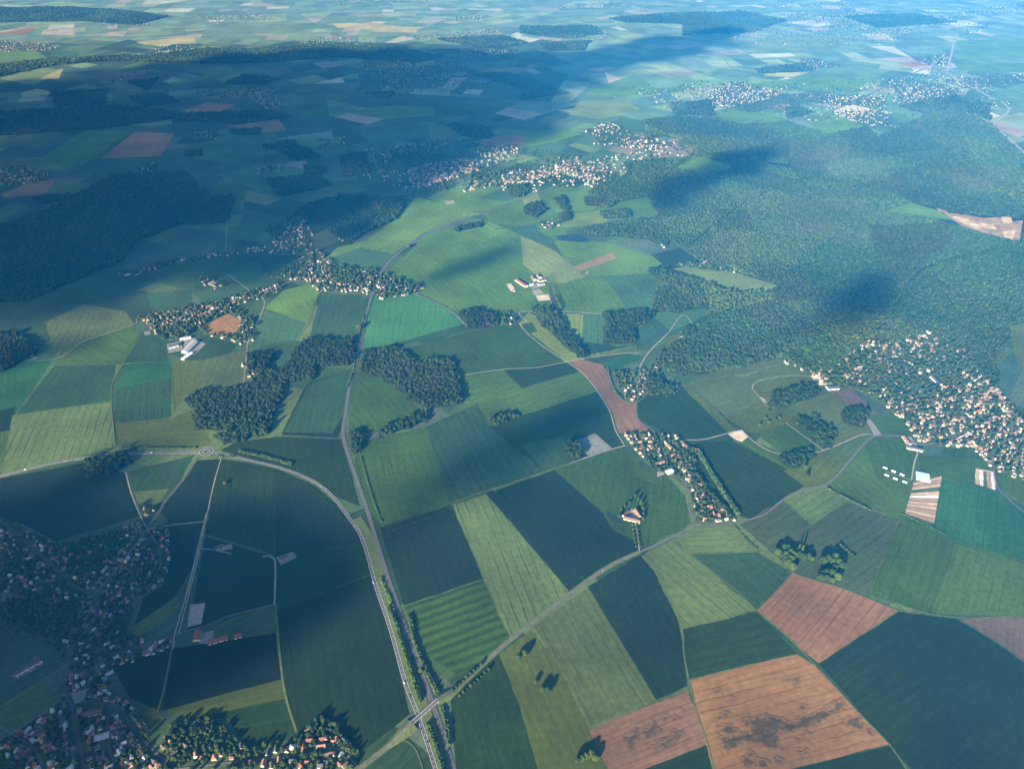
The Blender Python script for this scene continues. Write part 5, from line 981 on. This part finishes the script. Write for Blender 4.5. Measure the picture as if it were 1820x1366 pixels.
# weedy, damp stains in the bare fields: soft-edged patches of darker ground
def stain(key, polys, dark, sp=2.0):
    fg, base, row, al = STAIN[key]; fg = np.array(fg); dr = Vector(row).normalized()
    x0, y0 = fg.min(0); x1, y1 = fg.max(0); gx, gy = np.meshgrid(np.arange(x0, x1, sp), np.arange(y0, y1, sp)); fx, fy = gx.ravel(), gy.ravel(); f = np.zeros(len(fx))
    n1, n2, n3 = rng.normal(0, 1.2, len(fx)), lump(fx, fy * 1.3, 5.5), rng.normal(0, 0.16, len(fx))
    for s in polys:
        g = np.array(GP(s)); m = (fx > g[:, 0].min() - 12) & (fx < g[:, 0].max() + 12) & (fy > g[:, 1].min() - 12) & (fy < g[:, 1].max() + 12); ax, ay = fx[m], fy[m]
        d, _ = dist_poly(ax, ay, g, True); d = np.where(inside(ax, ay, g), d, -d) + n1[m] + (lump(ax, ay, 2.6) - 0.5) * 6 + (lump(ax + 40, ay, 6.5) - 0.5) * 7
        f[m] = np.maximum(f[m], np.clip((d + 2.0) / 7.0, 0, 1) * np.clip(0.68 + 0.55 * n2[m] + n3[m], 0, 1))
    de, _ = dist_poly(fx, fy, fg, True); f *= np.clip((de - 5) / 6, 0, 1) * inside(fx, fy, fg)
    ids = np.arange(len(fx)).reshape(gx.shape); ff = f.reshape(gx.shape); m = (ff[:-1, :-1] + ff[1:, :-1] + ff[:-1, 1:] + ff[1:, 1:]) > 0
    Q = np.stack([ids[:-1, :-1][m], ids[:-1, 1:][m], ids[1:, 1:][m], ids[1:, :-1][m]], 1); u, inv = np.unique(Q, return_inverse=True)
    C = (np.array(base) * (1 - f[:, None]) + np.array(dark) * f[:, None])[u]; V = np.stack([fx, fy, np.full(len(fx), LAYER[0] + 0.02)], 1)[u]
    me = np_mesh('soil_stain', V, inv.reshape(Q.shape), C, CROP); c4 = np.ones((len(u), 4), np.float32); c4[:, :3] = C; c4[:, 3] = al; me.attributes['Col'].data.foreach_set('color', c4.ravel())
    rw = np.stack([V[:, 0] * dr.y - V[:, 1] * dr.x, V[:, 0] * dr.x + V[:, 1] * dr.y, np.zeros(len(u))], 1).astype(np.float32); a = me.attributes.new('row', 'FLOAT_VECTOR', 'POINT'); a.data.foreach_set('vector', rw.ravel())
    tag(link('soil_stain', me), kind='structure')
def blob(x, y, r): return [(x + r * math.cos(k * 0.785) * 1.1, y + r * 0.75 * math.sin(k * 0.785)) for k in range(8)]
stain('oc', ['1322,1280 1345,1276 1372,1272 1390,1280 1410,1284 1430,1272 1470,1262 1495,1244 1502,1252 1488,1268 1450,1288 1400,1300 1340,1306', '1278,1310 1330,1302 1380,1292 1386,1330 1360,1326 1330,1318 1285,1336', '1500,1284 1520,1272 1540,1290 1530,1296 1506,1292', '1275,1292 1296,1288 1312,1300 1290,1306', '1320,1345 1335,1338 1342,1362 1326,1366', '1345,1352 1362,1350 1366,1364 1350,1366']
      + [blob(x, y, r) for x, y, r in ((1274, 1228, 5), (1428, 1258, 5), (1418, 1208, 4), (1400, 1210, 3), (1414, 1216, 3), (1302, 1240, 2.5), (1288, 1270, 3), (1278, 1273, 3), (1432, 1306, 4), (1418, 1318, 3), (1428, 1337, 5), (1548, 1302, 5), (1473, 1255, 4), (1382, 1352, 6))], (0.060, 0.046, 0.022))
stain('so', ['1108,1318 1130,1298 1135,1310 1118,1330', '1140,1302 1165,1282 1172,1296 1150,1314', '1158,1330 1200,1300 1215,1305 1175,1332'] + [blob(x, y, r) for x, y, r in ((1200, 1276, 4), (1180, 1275, 4), (1212, 1262, 4))], (0.060, 0.044, 0.025))

# ------------------------------------------------------------------ vehicles
def car_meshes(mk, van=False):
    L, W, h = (5.6, 2.1, 1.2) if van else (4.4, 1.8, 0.8)
    bm = bmesh.new(); bx(bm, -L / 2, L / 2, -W / 2, W / 2, 0.35, 0.35 + h); bmesh.ops.bevel(bm, geom=bm.edges[:], offset=0.14, segments=2, affect='EDGES'); body = to_mesh('body', bm, M[mk])
    bm = bmesh.new(); x0, x1 = (-L / 2 + 0.1, L / 2 - 1.3) if van else (-L * 0.38, L * 0.18)
    v = [bm.verts.new(p) for p in ((x0, -W / 2 + .1, .3 + h), (x1 + .5, -W / 2 + .1, .3 + h), (x1 + .5, W / 2 - .1, .3 + h), (x0, W / 2 - .1, .3 + h), (x0 + .3, -W / 2 + .25, .95 + h), (x1, -W / 2 + .25, .95 + h), (x1, W / 2 - .25, .95 + h), (x0 + .3, W / 2 - .25, .95 + h))]
    for q in ((3, 2, 1, 0), (4, 5, 6, 7), (0, 1, 5, 4), (1, 2, 6, 5), (2, 3, 7, 6), (3, 0, 4, 7)): bm.faces.new([v[i] for i in q])
    cab = to_mesh('cabin', bm, M[mk] if van else M['c_dark']); bm = bmesh.new(); bmesh.ops.create_cone(bm, cap_ends=True, segments=12, radius1=.34, radius2=.34, depth=.22, matrix=Matrix.Rotation(math.pi / 2, 4, 'X')); return body, cab, to_mesh('wheel', bm, M['tyre']), L, W
CARS = {}
def car(x, y, along, mk, label, van=False, side=2.2, z=1.25):
    px, py = G(x, y); an = dirang(along); key = (mk, van)
    if key not in CARS: CARS[key] = car_meshes(mk, van)
    b, c, w, L, W = CARS[key]; e = empty('van' if van else 'car', px + math.sin(an) * side, py - math.cos(an) * side, z, an); tag(e, label, 'van' if van else 'car', 'vehicles on the roads')
    link('body', b, e); link('cabin', c, e)
    for sx in (-0.3, 0.3):
        for sy in (-0.5, 0.5):
            o = link('wheel', w, e); o.location = (sx * L, sy * W, 0.34)
car(45, 834, '40,835 50,832', 'c_white', 'white van on the highway near the left edge', True); car(117, 819, '110,820 120,818', 'c_white', 'white car on the highway left of the dark copse'); car(270, 804, '265,805 275,804', 'c_white', 'white van on the highway just left of the roundabout', True)
car(326, 853, '320,860 330,848', 'c_white', 'white car on the slanting road below the roundabout', side=1.6); car(530, 844, '525,842 535,845', 'c_dark', 'dark car on the highway curve right of the roundabout'); car(572, 864, '568,861 576,868', 'c_white', 'white car at the sharp part of the highway curve')
car(632, 934, '630,930 636,940', 'c_white', 'white car on the highway beside the pale crop corner'); car(641, 950, '640,948 645,960', 'c_grey', 'grey car on the highway just below another white car', side=-2.2); car(651, 981, '650,978 654,990', 'c_white', 'white car on the straight highway above the scrub'); car(665, 1035, '664,1030 668,1042', 'c_white', 'white van on the highway beside the scrub', True)
car(720, 1213, '718,1206 722,1220', 'c_white', 'white van on the highway a little above the bridge', True, 2.2); car(730, 1237, '728,1232 733,1244', 'c_dark', 'dark car on the highway nearest above the bridge'); car(748, 1297, '746,1290 752,1304', 'c_dark', 'dark car on the highway nearest below the bridge'); car(758, 1320, '756,1314 760,1326', 'c_grey', 'grey car on the highway near the bottom edge', side=-2.2)
car(1071, 1014, '1066,1017 1076,1010', 'c_white', 'white car on the country road between teal fields', side=1.2, z=1.3); car(1104, 995, '1098,998 1110,992', 'c_dark', 'dark car on the country road below the moated farm', side=1.2, z=1.3)

# ------------------------------------------------------------------ clouds behind and above the camera whose shadows lie on the land
m = bpy.data.materials.new('cloud_vapour'); m.use_nodes = True; nt = m.node_tree; nt.nodes.remove(nt.nodes['Principled BSDF'])
pv = N(nt, 'ShaderNodeVolumePrincipled'); pv.inputs['Color'].default_value = (1, 1, 1, 1); pv.inputs['Density'].default_value = 0.05; nt.links.new(pv.outputs[0], nt.nodes['Material Output'].inputs['Volume'])
CLOUD_Z = 2300.0
def cloud(s, label, thick=45.0, soft=90.0, n=56, var=0.25):
    g = np.array(GP(s)); L = CLOUD_Z / math.sin(SUN_EL); g = g + np.array([SUN.x, SUN.y]) * L
    x0, y0 = g.min(0) - 30; x1, y1 = g.max(0) + 30; nx = n; ny = max(12, min(120, int(n * (y1 - y0) / (x1 - x0))))
    gx, gy = np.meshgrid(np.linspace(x0, x1, nx), np.linspace(y0, y1, ny)); fx, fy = gx.ravel(), gy.ravel()
    d, _ = dist_poly(fx, fy, g, True); d = np.where(inside(fx, fy, g), d, -d) + (lump(fx, fy, 110) - 0.5) * soft * 1.1 + rng.normal(0, soft * 0.10, len(fx))
    t = np.clip(d / soft, 0, 1); t = t * t * (3 - 2 * t) * thick * (1 - var + 2 * var * (0.5 * lump(fx, fy, 170) + 0.5 * lump(fx * 0.35, fy * 1.6, 260))); t = t.reshape(ny, nx); t[0] = t[-1] = 0; t[:, 0] = t[:, -1] = 0
    cells = (t[:-1, :-1] + t[1:, :-1] + t[:-1, 1:] + t[1:, 1:]) > 0
    ids = np.arange(nx * ny).reshape(ny, nx); a, b, c, e = ids[:-1, :-1][cells], ids[:-1, 1:][cells], ids[1:, 1:][cells], ids[1:, :-1][cells]
    top = np.stack([fx, fy, CLOUD_Z + t.ravel()], 1); nb = len(top); bot = np.stack([fx, fy, CLOUD_Z - 0.25 * t.ravel() - 0.5], 1)
    quads = np.concatenate([np.stack([a, b, c, e], 1), np.stack([e, c, b, a], 1) + nb])
    # side walls along the rim
    edges = {}
    for q in np.stack([a, b, c, e], 1):
        for i in range(4):
            k = (q[i], q[(i + 1) % 4]); edges[k] = 1
    rim = [(u, v) for (u, v) in edges if (v, u) not in edges]
    if rim: quads = np.concatenate([quads, np.array([(v, u, u + nb, v + nb) for u, v in rim])])
    V = np.concatenate([top, bot]); used, inv = np.unique(quads, return_inverse=True)
    tag(link('cloud', np_mesh('cloud', V[used], inv.reshape(quads.shape), mat=m, smooth=True)), label, 'cloud', None, 'stuff')
cloud('-700,140 0,150 250,112 500,88 800,84 1000,92 1180,62 1300,42 1335,60 1280,98 1100,128 1020,178 1000,228 900,285 760,340 715,365 690,392 600,432 560,462 470,495 400,505 250,550 100,575 -100,610 -700,640', 'huge cloud whose shadow covers the upper left land', thick=24, soft=280, n=110, var=0.8)
cloud('-500,905 0,870 150,850 300,870 430,900 560,930 640,960 655,1050 570,1120 500,1190 400,1250 300,1275 260,1330 180,1460 -500,1500', 'cloud shading the lower left village', 24, 110, 60, 0.55)
cloud('640,900 700,840 770,800 860,768 950,735 1060,705 1085,745 1000,790 930,850 1040,900 1100,950 1040,960 940,920 860,900 790,950 720,990 660,960', 'ragged cloud shading the middle fields', 7, 110, 70, 0.7)
cloud('735,495 800,468 850,440 925,422 922,455 860,486 800,505 745,520', 'thin cloud shading the upper middle field', 9, 90); cloud('1120,330 1200,308 1260,262 1390,262 1380,300 1290,350 1160,370', 'small cloud shading the upper forest edge', 12, 190); cloud('1330,590 1420,520 1540,468 1610,480 1560,540 1450,590 1370,615', 'small cloud shading the forest beside the town', 11, 190)
cloud('0,600 120,590 200,600 140,640 0,660', 'wisp over the left wood', 12, 60); cloud('130,845 230,800 330,800 300,830 180,860', 'wisp shading the left end of the highway', 12, 60)

# ------------------------------------------------------------------ haze
bm = bmesh.new(); bx(bm, -43000, 43000, -43000, 43000, -1.0, 1512.0); me = bpy.data.meshes.new('haze'); bmesh.ops.recalc_face_normals(bm, faces=bm.faces[:]); bm.to_mesh(me); bm.free()
hm = bpy.data.materials.new('haze_air'); hm.use_nodes = True; nt = hm.node_tree; nt.nodes.remove(nt.nodes['Principled BSDF'])
pv = N(nt, 'ShaderNodeVolumePrincipled'); pv.inputs['Color'].default_value = HAZE_COLOR; pv.inputs['Density'].default_value = HAZE_DENSITY; pv.inputs['Anisotropy'].default_value = -0.36
nt.links.new(pv.outputs[0], nt.nodes['Material Output'].inputs['Volume']); me.materials.append(hm)
tag(link('haze', me), kind='stuff')
